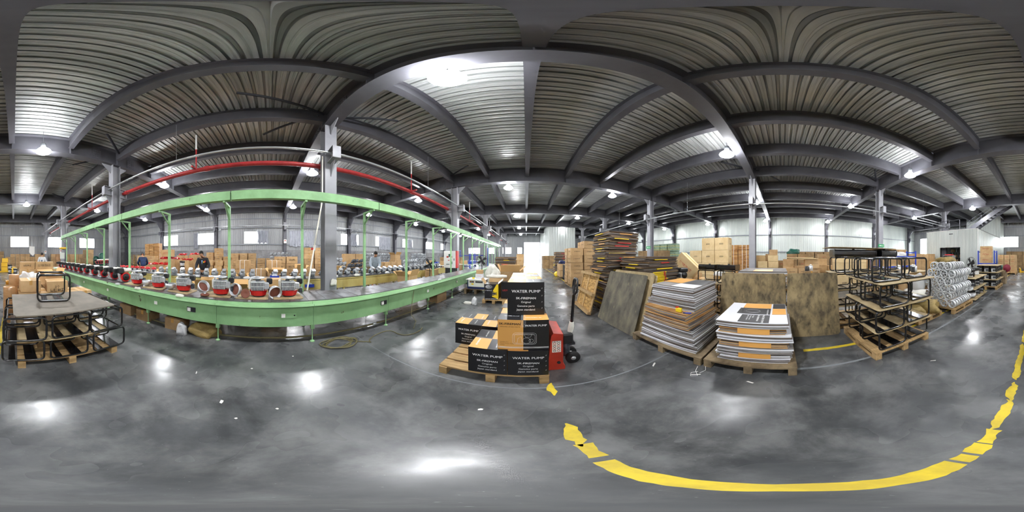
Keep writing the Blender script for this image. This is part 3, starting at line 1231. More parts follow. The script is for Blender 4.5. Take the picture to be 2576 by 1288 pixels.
sm = MB().bb((-5.88, 0, 0), (-5.24, .294, .012)).mesh('slat_plate', 'steel_slat')
while y < 9.4:
    put('slat_plate', sm, t, (0, y, .74))
    y += .3
for y in (-1.9, -.4, 4.1, 7.4):
    MB().bb((-5.19, y - .05, .5), (-5.18, y + .05, .57)).build('socket_plate', 'ochre_paint', t)


# ---------------------------------------------------------------- engines
def engine_red():
    """upright small petrol engine: red fan shroud toward +x, tank toward +y, black air cleaner toward -y."""
    t = thing('petrol_engine', 'x', 'engine')
    MB().bb((-.14, -.12, 0), (.12, .12, .025), ch=.006).build('base_plate', 'aluminium', t)
    MB().box((-.02, 0, .12), (.2, .22, .2), ch=.03).build('crankcase', 'cast_alloy', t)
    q = MB()
    for i in range(6):
        q.box((-.06, -.06, .2 + i * .018), (.14, .15, .006))
    q.box((-.06, -.06, .245), (.09, .1, .12))
    q.build('cylinder_fins', 'aluminium', t)
    oc = [(.145 * math.cos(rad(22.5 + 45 * i)), .135 + .13 * math.sin(rad(22.5 + 45 * i))) for i in range(8)]
    sh = MB().prism(oc, .08, .17, 'x').build('fan_shroud', 'red_paint', t)
    rs_ = MB().lathe([(.001, .2), (.05, .198), (.095, .185), (.1, .165), (.1, .155)], 18, (0, 0, .135), (1, 0, 0)).build('recoil_starter', 'black_plastic', t)
    q = MB()
    q.lathe([(.035, .203), (.04, .208), (.001, .21)], 12, (0, 0, .15), (1, 0, 0))
    q.build('starter_hub', 'dark_steel', rs_)
    ft_ = MB().box((.02, .08, .32), (.24, .23, .1), ch=.03).build('fuel_tank', 'white_plastic', t)
    MB().lathe([(.035, .37), (.035, .39), (.001, .392)], 12, (-.01, .1, 0)).build('tank_cap', 'black_plastic', ft_)
    MB().box((.06, -.12, .3), (.18, .15, .15), ch=.018).build('air_cleaner', 'black_plastic', t)
    MB().box((-.08, -.2, .29), (.12, .16, .13), ch=.02).build('muffler', 'black_plastic', t)
    q = MB().box((.07, -.17, .2), (.07, .06, .07), ch=.01)
    q.cyl((.07, -.17, .16), (.07, -.17, .12), .025, n=10)
    q.build('carburettor', 'aluminium', t)
    MB().cyl((-.12, 0, .13), (-.2, 0, .13), .014, n=10).build('shaft', 'aluminium', t)
    return t


def engine_inverted():
    """engine standing on its red fan cowl: fins toward +x, silver flange disc on top, white tank toward -y/back."""
    t = thing('petrol_engine', 'x', 'engine')
    MB().lathe([(.1, 0), (.11, .01), (.1, .025)], 20, cap=True).build('recoil_starter', 'black_plastic', t)
    oc = [(.135 * math.cos(rad(22.5 + 45 * i)), .15 * math.sin(rad(22.5 + 45 * i))) for i in range(8)]
    q = MB()
    lo = [(x * .86, y * .9, .025) for x, y in oc]
    hi = [(x * 1.08, y * 1.08, .115) for x, y in oc]
    n = 8
    q.add(lo + hi, [list(range(n))[::-1], [n + i for i in range(n)]] + [(i, (i + 1) % n, n + (i + 1) % n, n + i) for i in range(n)])
    q.build('fan_cowl', 'red_paint', t)
    cc_ = MB().box((0, -.01, .195), (.2, .24, .16), ch=.02).build('crankcase', 'fin_gap_shade', t)
    for i in range(9):
        MB().bb((.1, -.115 + i * .024, .125), (.135, -.107 + i * .024, .265)).build('cooling_fin', 'cast_alloy', cc_)
    MB().bb((.098, -.125, .185), (.128, .105, .195)).build('fin_bar', 'cast_alloy', cc_)
    MB().bb((.095, -.13, .262), (.14, .11, .275)).build('fin_bar', 'cast_alloy', cc_)
    MB().lathe([(.03, .27), (.035, .31), (.05, .315), (.12, .322), (.13, .33), (.125, .34), (.06, .345), (.02, .36), (.001, .362)], 24, (0, -.02, 0)).build('flange_disc', 'aluminium', t)
    MB().box((-.06, -.14, .2), (.16, .08, .2), ch=.03).build('fuel_tank', 'white_plastic', t)
    MB().box((.07, .13, .2), (.1, .1, .12), ch=.015).build('cylinder_cover', 'aluminium', t)
    MB().box((.02, .19, .275), (.12, .1, .1), ch=.015).build('air_cleaner', 'black_plastic', t)
    MB().box((.05, .2, .12), (.09, .07, .1), ch=.015).build('carburettor', 'dark_alloy', t)
    return t


def engine_block():
    """bare silver crankcase with a dark bearing hub facing -y."""
    t = thing('engine_block', 'x', 'engine')
    MB().bb((-.11, -.07, 0), (.11, .07, .02), ch=.005).build('foot', 'block_alloy', t)
    q = MB().lathe([(.001, -.085), (.085, -.085), (.105, -.07), (.11, -.05), (.11, .05), (.1, .07), (.07, .085), (.001, .085)], 16, (0, 0, .12), (0, 1, 0))
    q.build('crankcase', 'block_alloy', t)
    q = MB().box((.05, .02, .2), (.13, .11, .09), (0, .5, 0), ch=.012)
    for i in range(4):
        q.box((.05 + .035 * i * .48, .02, .215 + .018 * i), (.15, .13, .005), (0, .5, 0))
    q.build('cylinder', 'aluminium', t)
    MB().lathe([(.001, .105), (.07, .105), (.078, .095), (.078, .08)], 14, (0, 0, .12), (0, -1, 0)).build('bearing_hub', 'dark_alloy', t)
    MB().cyl((0, -.1, .12), (0, -.15, .12), .012, n=8).build('shaft', 'aluminium', t)
    MB().lathe([(.035, .0), (.035, .03), (.03, .035), (.001, .035)], 10, (-.03, .03, .225)).build('filler_cap', 'black_plastic', t)
    q = MB().box((-.09, .04, .14), (.05, .08, .09), ch=.01)
    q.build('side_cover', 'aluminium', t)
    return t


def engine_redtop():
    t = thing('engine_block', 'x', 'engine')
    MB().box((0, 0, .09), (.2, .2, .18), ch=.035).build('crankcase', 'cast_alloy', t)
    MB().lathe([(.115, .15), (.115, .19), (.1, .23), (.06, .255), (.001, .26)], 16).build('red_cowl', 'red_paint', t)
    MB().cyl((.09, .08, .1), (.13, .1, .1), .05, n=12).build('carburettor', 'dark_alloy', t)
    MB().bb((-.1, -.12, 0), (.1, .12, .02)).build('foot', 'aluminium', t)
    return t


def pump_housing():
    """die-cast pump bowl lying open side toward +x, with an outlet neck."""
    t = thing('pump_housing', 'x', 'pump part')
    MB().lathe([(.045, 0), (.06, .005), (.07, .02), (.105, .04), (.115, .09), (.115, .13), (.105, .13), (.1, .05), (.03, .045), (.001, .045)], 22).build('bowl', 'aluminium', t)
    MB().lathe([(.1, .06), (.06, .075), (.03, .08), (.001, .08)], 18).build('impeller', 'brown_pump', t)
    MB().cyl((.09, 0, .06), (.17, .02, .045), .035, .04, n=12).build('outlet_neck', 'aluminium', t)
    return t


def series(proto, items, flag=[0]):
    for i, (loc, rot, lab, grp) in enumerate(items):
        if i == 0:
            proto.location = loc
            proto.rotation_euler = rot if not isinstance(rot, (int, float)) else (0, 0, rot)
            proto['label'] = lab
            proto['group'] = grp
        else:
            dup(proto, loc, rot, lab, grp)


ZC = .771
E_ = engine_red()
series(E_, [((-2.88, y, ZC + .014), 1.42 + RND.uniform(-.1, .1), 'red engine with white tank, %s along the green conveyor from the big grey column' % ordinal(i + 1), 'red engines on the green conveyor')
            for i, y in enumerate((-3.62, -4.12, -4.76, -5.4, -6.05, -6.62, -7.25, -7.85, -8.5, -9.1, -9.7))])
B_ = engine_inverted()
series(B_, [((-2.86, y, ZC + .014), RND.uniform(-.1, .1) + a, 'silver engine standing on its red cowl, %s along the green conveyor from its bare end' % ordinal(i + 1), 'upturned engines on the green conveyor')
            for i, (y, a) in enumerate(((.33, 0), (-.2, 0), (-.88, .05), (-1.66, .2), (-2.32, .3), (-3.02, .35)))])
P_ = pump_housing()
series(P_, [((-2.84, .06, ZC + .12), (0, 1.75, .3), 'silver pump bowl leaning between the two upturned engines at the bare end', 'pump bowls between the engines'),
            ((-2.83, -.55, ZC + .12), (0, 1.35, -.5), 'silver pump bowl with dark opening beside the brown impeller', 'pump bowls between the engines'),
            ((-2.80, -1.25, ZC + .11), (0, 1.0, .9), 'silver pump bowl showing its brown inside and outlet neck', 'pump bowls between the engines'),
            ((-2.83, -1.98, ZC + .014), (0, 0, 2.2), 'silver pump bowl lying flat between the third and fourth upturned engines', 'pump bowls between the engines'),
            ((-2.83, -2.66, ZC + .014), (0, 0, 2.6), 'silver pump bowl lying flat between the two upturned engines nearest the red ones', 'pump bowls between the engines')])
for i, (y, x) in enumerate(((-.42, -2.72), (-1.12, -2.66))):
    o = MB().lathe([(.03, 0), (.075, .004), (.08, .03), (.07, .035), (.03, .012)], 18, cap=True).build('impeller_ring', 'brown_pump', None, (x, y, ZC + (.085 if i == 0 else .014)), (0, 1.4, .4) if i == 0 else (0, 0, 0))
    tag(o, ['brown impeller ring standing beside the open pump bowl', 'brown impeller ring lying before the tilted pump bowl'][i], 'pump part', 'brown impeller rings')
# thin plywood work boards under the engines
for i, (y, w_, a) in enumerate(((.3, .5, .05), (-.3, .55, -.03), (-.95, .55, .04), (-1.7, .5, -.1), (-2.4, .55, .12), (-3.1, .5, .1))):
    board('work_board', 'thin stained plywood work board under an upturned engine, %s from the bare end' % ordinal(i + 1), (-2.86, y, ZC + .007), (.42, w_, .012), (0, 0, a), 'plywood_pale', 'board', 'work boards on the green conveyor')

C_ = engine_block()
items = []
y = -4.3
k = 1
while y < 9.2:
    if not (-.35 < y < -.2):
        items.append(((-5.5 + RND.uniform(-.03, .03), y, .753), RND.uniform(-.25, .25), 'bare silver engine block, %s along the ochre conveyor from the red capped ones' % ordinal(k), 'silver engine blocks on the ochre conveyor'))
        k += 1
    y += .335 + RND.uniform(-.03, .05)
series(C_, items)
D_ = engine_redtop()
series(D_, [((-5.5, -4.75 - .36 * i, .753), RND.uniform(-.3, .3), 'red capped silver engine, %s along the ochre conveyor from the silver blocks' % ordinal(i + 1), 'red capped engines on the ochre conveyor') for i in range(8)])

# ---------------------------------------------------------------- water pump cartons on a pallet
WW, WD, WH = .385, .49, .362


def pump_carton():
    t = thing('pump_carton', 'x', 'carton')
    w, d, h = WW / 2, WD / 2, WH
    q = MB()
    O, K = 0, 1
    q.quad([(-w, -d, 0), (-w, d, 0), (w, d, 0), (w, -d, 0)], K)
    q.quad([(-w, -d, 0), (w, -d, 0), (w, -d, h), (-w, -d, h)], K)
    q.quad([(w, d, 0), (-w, d, 0), (-w, d, h), (w, d, h)], K)
    for sx in (-1, 1):      # long sides: half orange, half black
        for y0, y1, m in ((-d, 0, K if sx < 0 else O), (0, d, O if sx < 0 else K)):
            f = [(sx * w, y0, 0), (sx * w, y1, 0), (sx * w, y1, h), (sx * w, y0, h)]
            q.quad(f if sx > 0 else f[::-1], m)
    for i, (x0, x1) in enumerate(((-w, 0), (0, w))):
        for j, (y0, y1) in enumerate(((-d, 0), (0, d))):
            q.quad([(x0, y0, h), (x1, y0, h), (x1, y1, h), (x0, y1, h)], (i + j) % 2)
    q.build('body', ['print_orange', 'print_black'], t)
    MB().bb((-w - .0015, -.001 - .024, h - .08), (w + .0015, .024, h + .0012)).build('tape', 'glass_pane', t)
    f = d + .0015
    for txt, sz, z, bo in (('WATER PUMP', .043, .25, .0006), ('SK-FIREMAN', .034, .178, .0005), ('Original', .032, .136, 0), ('Genuine parts', .032, .092, 0), ('Japan standand', .032, .05, 0)):
        lettering(t, txt, sz, 'print_white', (0, -f, z), (PI / 2, 0, 0), bo)
    for z in (.07, .14, .21, .29):
        lettering(t, '//', .02, 'print_white', (w - .025, -f, z), (PI / 2, 0, .0))
    # long side facing -x after a quarter turn
    g = w + .0015
    R3 = (PI / 2, 0, -PI / 2)
    lettering(t, 'SK-FIREMAN', .034, 'print_black', (-g, .13, .305), R3, .0006)
    lettering(t, 'GENUINE SPARE PARTS', .017, 'ink_orange', (-g, .13, .278), R3, .0001)
    lettering(t, 'WATER PUMP', .03, 'print_white', (-g, -.12, .29), R3, .0005)
    lettering(t, 'Suitable For\nPetrol Water Pump\nWP20', .017, 'ink_orange', (-g, .222, .095), R3, 0, 'LEFT')
    for z in (.036, .024):
        MB().bb((-g - .0005, -d + .003, z), (-w, d - .003, z + .004)).build('print_line', 'print_white', t)
    def rr(y0, y1, z0, z1, r_, n=4):
        pts = []
        for cy, cz, a0 in ((y1 - r_, z1 - r_, 0), (y0 + r_, z1 - r_, 90), (y0 + r_, z0 + r_, 180), (y1 - r_, z0 + r_, 270)):
            for i in range(n + 1):
                a = rad(a0 + 90 * i / n)
                pts.append((-g, cy + r_ * math.cos(a), cz + r_ * math.sin(a)))
        return pts
    for pts, cl in ((rr(-.125, .1, .075, .215, .03), True), (rr(-.112, .085, .085, .203, .026), True), ([(-g, .1 - .2 * i / 8, .19 + .006 * (i % 2)) for i in range(9)], False),
                    ([(-g, -.03 + .04 * math.cos(a * .6), .12 + .035 * math.sin(a * .6)) for a in range(11)], True), ([(-g, -.075 + .022 * math.cos(a * .7), .12 + .022 * math.sin(a * .7)) for a in range(9)], True),
                    ([(-g, .06, .085), (-g, .05, .15), (-g, .02, .17), (-g, .01, .09)], False), ([(-g, -.01, .2), (-g, -.02, .165), (-g, -.07, .165), (-g, -.08, .2)], False)):
        q = MB().tube(pts, .0011, 4, cl)
        q.build('line_drawing', 'print_white', t)
    for s_ in (1, -1):
        lettering(t, 'SK-FIREMAN', .026, 'print_white', (-s_ * .12, -s_ * .1, h + .0012), (0, 0, s_ * PI / 2), .0003)
        lettering(t, 'WATER PUMP', .022, 'print_white', (s_ * .09, -s_ * .12, h + .0012), (0, 0, s_ * PI / 2), .0002)
    return t


pallet('wooden pallet under the black water pump cartons', -.89, 1.5, .22, 2.72, n=7, m='pallet_wood')
W_ = pump_carton()
z1, z2, z3 = .132, .497, .862
G_ = 'black and orange water pump cartons'
items = [((-.37, 1.768, z1), 0, 'front bottom water pump carton beside the bare pallet boards'),
         ((.022, 1.768, z1), 0, 'bottom water pump carton nearest the red pallet jack'),
         ((-.79, 2.365, z1), .02, 'outermost rear water pump carton overhanging the pallet toward the conveyor'),
         ((-.395, 2.365, z1), 0, 'rear bottom water pump carton in the middle of the pallet'),
         ((.02, 2.36, z1), 0, 'rear bottom water pump carton behind the one by the pallet jack'),
         ((-.025, 1.735, z2), PI / 2, 'middle water pump carton turned to show its orange picture side'),
         ((-.04, 2.13, z2), PI / 2, 'second tier water pump carton directly behind the picture side one'),
         ((-.03, 2.525, z2), PI / 2, 'rearmost second tier water pump carton on the pallet'),
         ((0, 1.938, z3), 0, 'topmost front water pump carton facing the open floor'),
         ((-.01, 2.44, z3), .02, 'top water pump carton behind the topmost front one')]
series(W_, [(l, r_, lab, G_) for l, r_, lab in items])

# ---------------------------------------------------------------- pallet jack
t = thing('pallet_jack', 'red hand pallet jack with black handle parked under the pump cartons', 'pallet jack', (0, 0, 0))
for y in (1.84, 2.11):
    MB().prism([(-.9, .03), (-.86, .085), (.26, .085), (.26, .025), (-.8, .025)], y - .075, y + .075, 'y').build('fork', 'jack_red', t)
MB().prism([(.235, .0), (.43, .0), (.435, .05), (.41, .1), (.41, .56), (.30, .58), (.275, .54)], 1.76, 2.18, 'y').build('body', 'jack_red', t)
q = MB()
q.bb((.285, 1.757, .30), (.385, 1.7605, .47))
sk = q.build('instruction_label', 'paper', t)
for i in range(4):
    for j in range(2):
        MB().lathe([(.012, 0), (.017, 0), (.017, .001), (.012, .001)], 10, (.312 + j * .045, 1.7565, .325 + i * .036), (0, -1, 0)).build('label_sign', 'print_red' if (i + j) % 2 else 'print_black', sk)
lettering(sk, '#4', .02, 'print_black', (.335, 1.7555, .452), (PI / 2, 0, 0), .0008)
MB().cyl((.36, 1.745, .13), (.36, 1.77, .13), .02, n=12).build('axle_end', 'dark_steel', t)
MB().box((.5, 1.97, .4), (.14, .16, .16), ch=.02).build('hydraulic_pump', 'black_plastic', t)
MB().lathe([(.05, .1), (.055, .3), (.04, .34), (.03, .36)], 14, (.49, 1.97, 0)).build('pump_cylinder', 'dark_alloy', t)
MB().bb((.43, 1.93, .28), (.6, 2.01, .32)).build('linkage', 'dark_steel', t)
for y in (1.89, 2.05):
    w_ = MB().lathe([(.03, -.03), (.085, -.03), (.092, -.02), (.092, .02), (.085, .03), (.03, .03)], 20, (.56, y, .092), (0, 1, 0)).build('steer_wheel', 'black_rubber', t)
    MB().lathe([(.001, -.032), (.032, -.032), (.032, .032), (.001, .032)], 12, (.56, y, .092), (0, 1, 0)).build('wheel_hub', 'aluminium', w_)
MB().tube([(.5, 1.97, .09), (.5, 1.97, .3)], .025, 10).build('steering_post', 'dark_steel', t)
MB().tube([(.55, 1.98, .47), (.56, 1.98, .52), (.565, 1.98, .56), (.57, 1.98, .62)], [.035, .042, .04, .028], 10).build('wrapped_joint', 'white_sack', t)
hb_ = MB().tube([(.57, 1.98, .59), (.6, 1.98, 1.0)], .02, 8).build('handle_bar', 'black_gloss', t)
lp = []
for i in range(25):
    a = 2 * PI * i / 24
    lp.append((.617 + .012 * math.sin(a), 1.98 + .085 * math.copysign(abs(math.cos(a)) ** .6, math.cos(a)) * (1 if math.sin(a) > -.5 else .62), 1.11 + .1 * math.copysign(abs(math.sin(a)) ** .7, math.sin(a))))
MB().tube(lp[:-1], .014, 8, True).build('handle_loop', 'black_plastic', hb_)
MB().tube([(.6, 1.98, 1.0), (.62, 1.98, 1.2)], .012, 6).build('release_lever', 'black_plastic', hb_)

# ---------------------------------------------------------------- white printed cardboard stacks
pallet('weathered pallet under the taller white cardboard stack', 1.65, .9, 2.75, 2.15, 'x', m='pallet_dark', n=8, solid=True)
pallet('weathered pallet under the shorter white cardboard stack', 1.66, -.16, 2.72, .87, 'x', m='pallet_dark', n=8, solid=True)
z = .135
wm = ['sheet_white', 'sheet_grey', 'sheet_white', 'sheet_grey', 'sheet_brown']
om = ['cardboard_orange', 'sheet_grey', 'cardboard', 'sheet_brown']
hs = [(.125, wm, 1.0), (.12, wm, .97), (.10, wm, .92), (.115, om, .84), (.115, om, .8), (.09, wm, .88), (.12, wm, .78), (.13, wm, .76)]
for i, (h, mm, L) in enumerate(hs):
    nm = ['bottom', 'second', 'third', 'fourth', 'fifth', 'sixth', 'seventh', 'top'][i]
    bundle('strapped bundle of white printed flat cartons, %s of the taller pallet stack' % nm, (2.19 + (-.04 if i < 5 else .06) + RND.uniform(-.015, .015), 1.53 + RND.uniform(-.03, .03), z), (.86 - .012 * i, L, h), 9, mm, RND.uniform(-.04, .04), 0, 'white cardboard bundles on the taller stack',
           [(0, 0, .33, .5, 'sheet_white'), (.33, .0, .95, .45, 'print_dark'), (.36, .5, .98, .98, 'print_orange')] if i == 7 else ([(0, .0, .3, .3, 'print_dark'), (0.02, .3, .9, .7, 'sheet_white')] if i in (5, 2) else None), .014,
           None)
    if i == 4:
        zled = z + h + .001
    z += h + .001
ztop1 = z
# tape cutter and blue pen on the taller stack
t = thing('tape_roll', 'yellow and red tape measure lying on the taller white cardboard stack', 'tape', (1.80, 1.22, .78 + .0))
t.location = (1.775, 1.3, zled + .001)
MB().box((0, 0, .03), (.05, .09, .06), ch=.01).build('case', 'print_yellow', t)
MB().box((0, .03, .065), (.04, .03, .012)).build('lock_button', 'print_red', t)
t = thing('marker_pen', 'short blue marker pen beside the tape measure on the taller stack', 'pen', (1.775, 1.16, zled + .011), .4)
MB().cyl((0, -.05, 0), (0, .03, 0), .009, n=10).build('barrel', 'blue_paint', t)
MB().cyl((0, .03, 0), (0, .06, 0), .01, n=10).build('cap', 'navy_panel', t)
z = .135
hs = [(.06, wm, .8, 0), (.085, wm, .86, 1), (.085, ['sheet_white', 'sheet_grey'], .86, 0), (.085, om, .78, 1), (.105, wm, .86, 0), (.085, om, .76, 1), (.075, wm, .82, 2)]
for i, (h, mm, L, e) in enumerate(hs):
    nm = ['bottom', 'second', 'third', 'fourth', 'fifth', 'sixth', 'top'][i]
    b_ = bundle('strapped bundle of white printed flat cartons, %s of the shorter pallet stack' % nm, (2.16 + (0 if e != 1 else .02), .33 + RND.uniform(-.02, .02), z), (.8, L, h), 6, mm, RND.uniform(-.03, .03), 0, 'white cardboard bundles on the shorter stack',
                [(.02, .27, .34, .7, 'print_dark'), (.38, .27, .68, .8, 'print_dark'), (.7, .27, .98, .76, 'print_orange'), (.7, .02, .98, .24, 'print_dark'), (.38, .02, .68, .24, 'print_orange')] if i == 6 else None, .012,
                [('-x', -.02, .36, 'print_orange')] if e == 1 else None)
    if i == 6:
        lettering(b_, 'WATER PUMP', .038, 'print_white', (-.135, -.1, h + .0035), (0, 0, PI), .0004, 'LEFT')
        lettering(b_, 'SK-FIREMAN', .034, 'print_white', (-.135, -.04, h + .0035), (0, 0, PI), .0004, 'LEFT')
        lettering(b_, 'Original\nGenuine parts\nJapan standand', .028, 'print_white', (-.15, .02, h + .0035), (0, 0, PI), 0, 'LEFT')
        lettering(b_, 'WATER PUMP', .03, 'print_white', (.1, -.14, h + .0035), (0, 0, PI), .0004, 'LEFT')
        MB().tube([(.02 + .06 * math.cos(a * PI / 8), .05 + .1 * math.sin(a * PI / 8), h + .0035) for a in range(16)], .0015, 4, True).build('line_drawing', 'print_white', b_)
    z += h + .001

# ---------------------------------------------------------------- leaning plywood
def lean(label, y0, y1, xb, xt, H, m, yaw=0., th=.018, name='plywood_sheet', group='leaning plywood sheets'):
    a = math.atan2(xt - xb, H)
    L = math.hypot(xt - xb, H)
    return board(name, label, ((xb + xt) / 2, (y0 + y1) / 2, H / 2 + .004), (L, abs(y1 - y0), th), Euler((0, -(PI / 2 - a), 0)).to_matrix().to_euler() if not yaw else (Matrix.Rotation(yaw, 3, 'Z') @ Euler((0, -(PI / 2 - a), 0)).to_matrix()).to_euler(), m, 'plywood', group)


lean('large grimy plywood sheet leaning behind the shorter white cardboard stack', -.07, 1.16, 2.86, 3.02, 1.17, 'plywood_dirty')
lean('grimy plywood sheet leaning beside the black tube frames', -1.02, -.09, 2.74, 2.94, 1.18, 'plywood_dirty', -.06)
lean('dark grimy plywood sheet leaning against the brown cardboard towers', 2.2, 3.46, 1.66, 2.02, 1.13, 'plywood_grey', .05)
lean('pale plywood sheet just behind the dark grimy one', 2.12, 3.34, 1.76, 2.12, 1.17, 'plywood_pale', .08)
lean('innermost pale plywood sheet of the leaning pair', 2.1, 3.3, 1.80, 2.17, 1.12, 'plywood_pale', .09)
t = thing('crate_panel', 'chipboard crate panel with wooden battens leaning by the aisle', 'crate panel', (1.5, 4.15, 0), (0, rad(14), 0))
MB().bb((0, -.52, .01), (.015, .52, 1.06)).build('panel', 'osb', t)
for z0 in (.02, .5, 1.0):
    MB().bb((-.09, -.55, z0), (.0, .55, z0 + .075)).build('batten', 'pallet_wood', t)
for y in (-.53, 0, .48):
    MB().bb((-.02, y, .08), (0, y + .06, 1.02)).build('stile', 'pallet_wood', t)

# ---------------------------------------------------------------- brown cardboard towers
def tower(desc, x0, x1, y0, y1, ztop, hb, group, sk=.04, eds=None):
    z = .12
    i = 0
    n = int((ztop - .12) / hb)
    dx = dy = 0
    while z < ztop - .02:
        h = hb * RND.uniform(.85, 1.2)
        dx = max(-.08, min(.08, dx + RND.uniform(-sk, sk)))
        dy = max(-.06, min(.06, dy + RND.uniform(-sk, sk)))
        ed = []
        if RND.random() < .9:
            ed.append(('-y', RND.uniform(-.15, .15), RND.uniform(.3, .55), RND.choice(['print_yellow', 'print_yellow', 'print_red', 'print_orange'])))
            ed.append(('-x', RND.uniform(-.15, .15), RND.uniform(.3, .5), RND.choice(['print_yellow', 'print_yellow', 'print_orange'])))
        nb = 6
        b_ = bundle('brown flat carton bundle, %s from the floor in the %s' % (ordinal(i + 1), desc), ((x0 + x1) / 2 + dx, (y0 + y1) / 2 + dy, z), (x1 - x0, y1 - y0, h), nb, ['sheet_brown', 'sheet_brown', 'sheet_grey', 'sheet_brown', 'cardboard_brown'], RND.uniform(-.11, .11), 0, group, None, .034)
        for sd, off, ew, em in ed:          # thin printed sheets showing within the bundle edge
            kk = RND.randrange(2, nb)
            zz = h * (kk - 1) / nb
            w, d = x1 - x0, y1 - y0
            q = MB()
            if sd == '-x':
                q.bb((-w / 2 - .03, off - ew / 2, zz + .003), (-w / 2 + .04, off + ew / 2, zz + h / nb * 1.3))
            else:
                q.bb((off - ew / 2, -d / 2 - .03, zz + .003), (off + ew / 2, -d / 2 + .04, zz + h / nb * 1.3))
            q.build('printed_edge', em, b_)
        z += h + .001
        i += 1


pallet('pallet under the tall brown cardboard tower', 1.9, 3.6, 2.98, 4.6, m='pallet_dark', h=.118)
tower('tall tower', 1.95, 2.92, 3.64, 4.55, 2.14, .115, 'flat carton bundles in the tall tower', .06)
pallet('pallet under the shorter brown cardboard tower', 2.3, 2.55, 3.5, 3.57, m='pallet_dark', h=.118)
tower('shorter tower', 2.32, 3.45, 2.6, 3.55, 1.47, .115, 'flat carton bundles in the shorter tower', .02)
# bright yellow printed edges stacked on the shorter tower's aisle end
for o in [x for x in COL.objects if 'in the shorter tower' in x.get('label', '')]:
    if .55 < o.location.z < 1.05:
        for n_ in range(3):
            zz = .008 + .036 * n_
            w_ = RND.uniform(.34, .42)
            MB().bb((-.12 - w_ / 2, -.51, zz), (-.12 + w_ / 2, -.42, zz + .026)).build('printed_edge', 'print_yellow', o)
            MB().bb((.0, -.514, zz), (.05, -.5, zz + .026)).build('printed_edge', 'print_red', o)
pallet('pallet under the far brown cardboard tower', 2.35, 12.9, 3.9, 14, m='pallet_dark', h=.118)
tower('far tower near the white partition', 2.4, 3.85, 12.95, 13.9, 1.85, .2, 'flat carton bundles in the far tower', .03)
pallet('pallet under the yellow brown stack beyond the sacks', -1.75, 9.0, -.55, 10.1, m='pallet_dark', h=.118)
tower('stack beyond the white sacks', -1.7, -.6, 9.05, 10.05, 1.4, .16, 'flat carton bundles beyond the white sacks', .03)

# ---------------------------------------------------------------- black tube frames
FW, FD, FH, FR = .5, .42, .325, .0135


def tube_frame():
    t = thing('tube_frame', 'x', 'frame')
    def hoop(y):
        r_ = .065
        pts = []
        for cx, cz, a0 in ((FW / 2 - r_, FH - r_, 0), (-FW / 2 + r_, FH - r_, 90), (-FW / 2 + r_, r_, 180), (FW / 2 - r_, r_, 270)):
            for i in range(5):
                a = rad(a0 + 22.5 * i)
                pts.append((cx + (r_ - FR) * math.cos(a), y, cz + (r_ - FR) * math.sin(a)))
        return MB().tube(pts, FR, 8, True)
    for y in (-FD / 2, FD / 2):
        hoop(y).build('hoop', 'black_gloss', t)
    for x in (-FW / 2 + .05, FW / 2 - .05):
        MB().cyl((x, -FD / 2, FH - .02), (x, FD / 2, FH - .02), FR * .9, n=8).build('tie_bar', 'black_gloss', t)
    MB().bb((-.16, -FD / 2, FR * .6), (-.02, FD / 2, FR * .6 + .008)).build('mount_plate', 'black_gloss', t)
    MB().bb((.09, -FD / 2, FR * .6), (.17, FD / 2, FR * .6 + .008)).build('mount_plate', 'black_gloss', t)
    return t


F_ = tube_frame()
items = []
LV = ['bottom', 'middle', 'upper', 'top']
GL = 'black tube frames on the nearby low pallet'
for k, z in enumerate((.132, .468)):
    for i, x in enumerate((-.14, -.655, -1.16)):
        for j, y in enumerate((-2.02, -2.56)):
            items.append(((x + (.05 - .04 * k) * (1 - i) + RND.uniform(-.015, .015), y + RND.uniform(-.02, .02) + .03 * k, z), RND.uniform(-.04, .04), 'black tube frame on the low pallet, %s tier, %s row, %s from the yellow line' % (LV[k], ['front', 'rear'][j], ordinal(i + 1)), GL))
items.append(((-.6, -2.5, .818), -.12, 'single black tube frame standing on top of the plywood cover', GL))
GR = 'black tube frames on the tall pallet'
for k, z in enumerate((.132, .472, .815, 1.157)):
    for i, x in enumerate((1.93, 2.42)):
        for j, y in enumerate((-1.36, -1.9)):
            items.append(((x - (.05 if k in (1, 2) else 0) + RND.uniform(-.02, .02), y + (.04 if k % 2 else -.02) + RND.uniform(-.02, .02), z), PI / 2 + RND.uniform(-.05, .05), 'black tube frame in the tall stack, %s tier, %s row, %s the plywood' % (LV[k], ['aisle', 'inner'][i], ['beside', 'away from'][j]), GR))
GB = 'black tube frames in the rear stack'
for k, z in enumerate((.132, .472, .815, 1.157)):
    for j, y in enumerate((-1.3, -1.85, -2.4)):
        items.append(((3.3, y, z), PI / 2 + RND.uniform(-.04, .04), 'black tube frame in the rear stack, %s tier, %s from the plywood sheets' % (LV[k], ordinal(j + 1)), GB))
for k, z in enumerate((.132, .472, .815)):
    for j, y in enumerate((1.35, 1.9)):
        items.append(((4.0, y, z), PI / 2, 'black tube frame behind the taller white stack, %s tier, %s from the column' % (LV[k], ['second', 'first'][1 - j]), 'black tube frames behind the white stacks'))
series(F_, items)
for o in [x for x in COL.objects if x.get('label', '').startswith('single black tube frame')]:
    o.scale = (1, 1, 1.3)
pallet('low pallet under the black tube frames by the yellow line', -1.34, -2.9, -.04, -1.82, m='pallet_wood')
pallet('pallet under the tall stack of black tube frames', 1.68, -2.12, 2.74, -1.09, 'x', m='pallet_wood', solid=True, n=8)
pallet('pallet under the rear stack of black tube frames', 2.95, -2.72, 3.7, -1.0, m='pallet_wood')
pallet('pallet under the black frames behind the white stacks', 3.65, 1.05, 4.4, 2.2, m='pallet_wood')
gb = 'plywood layer boards between frames'
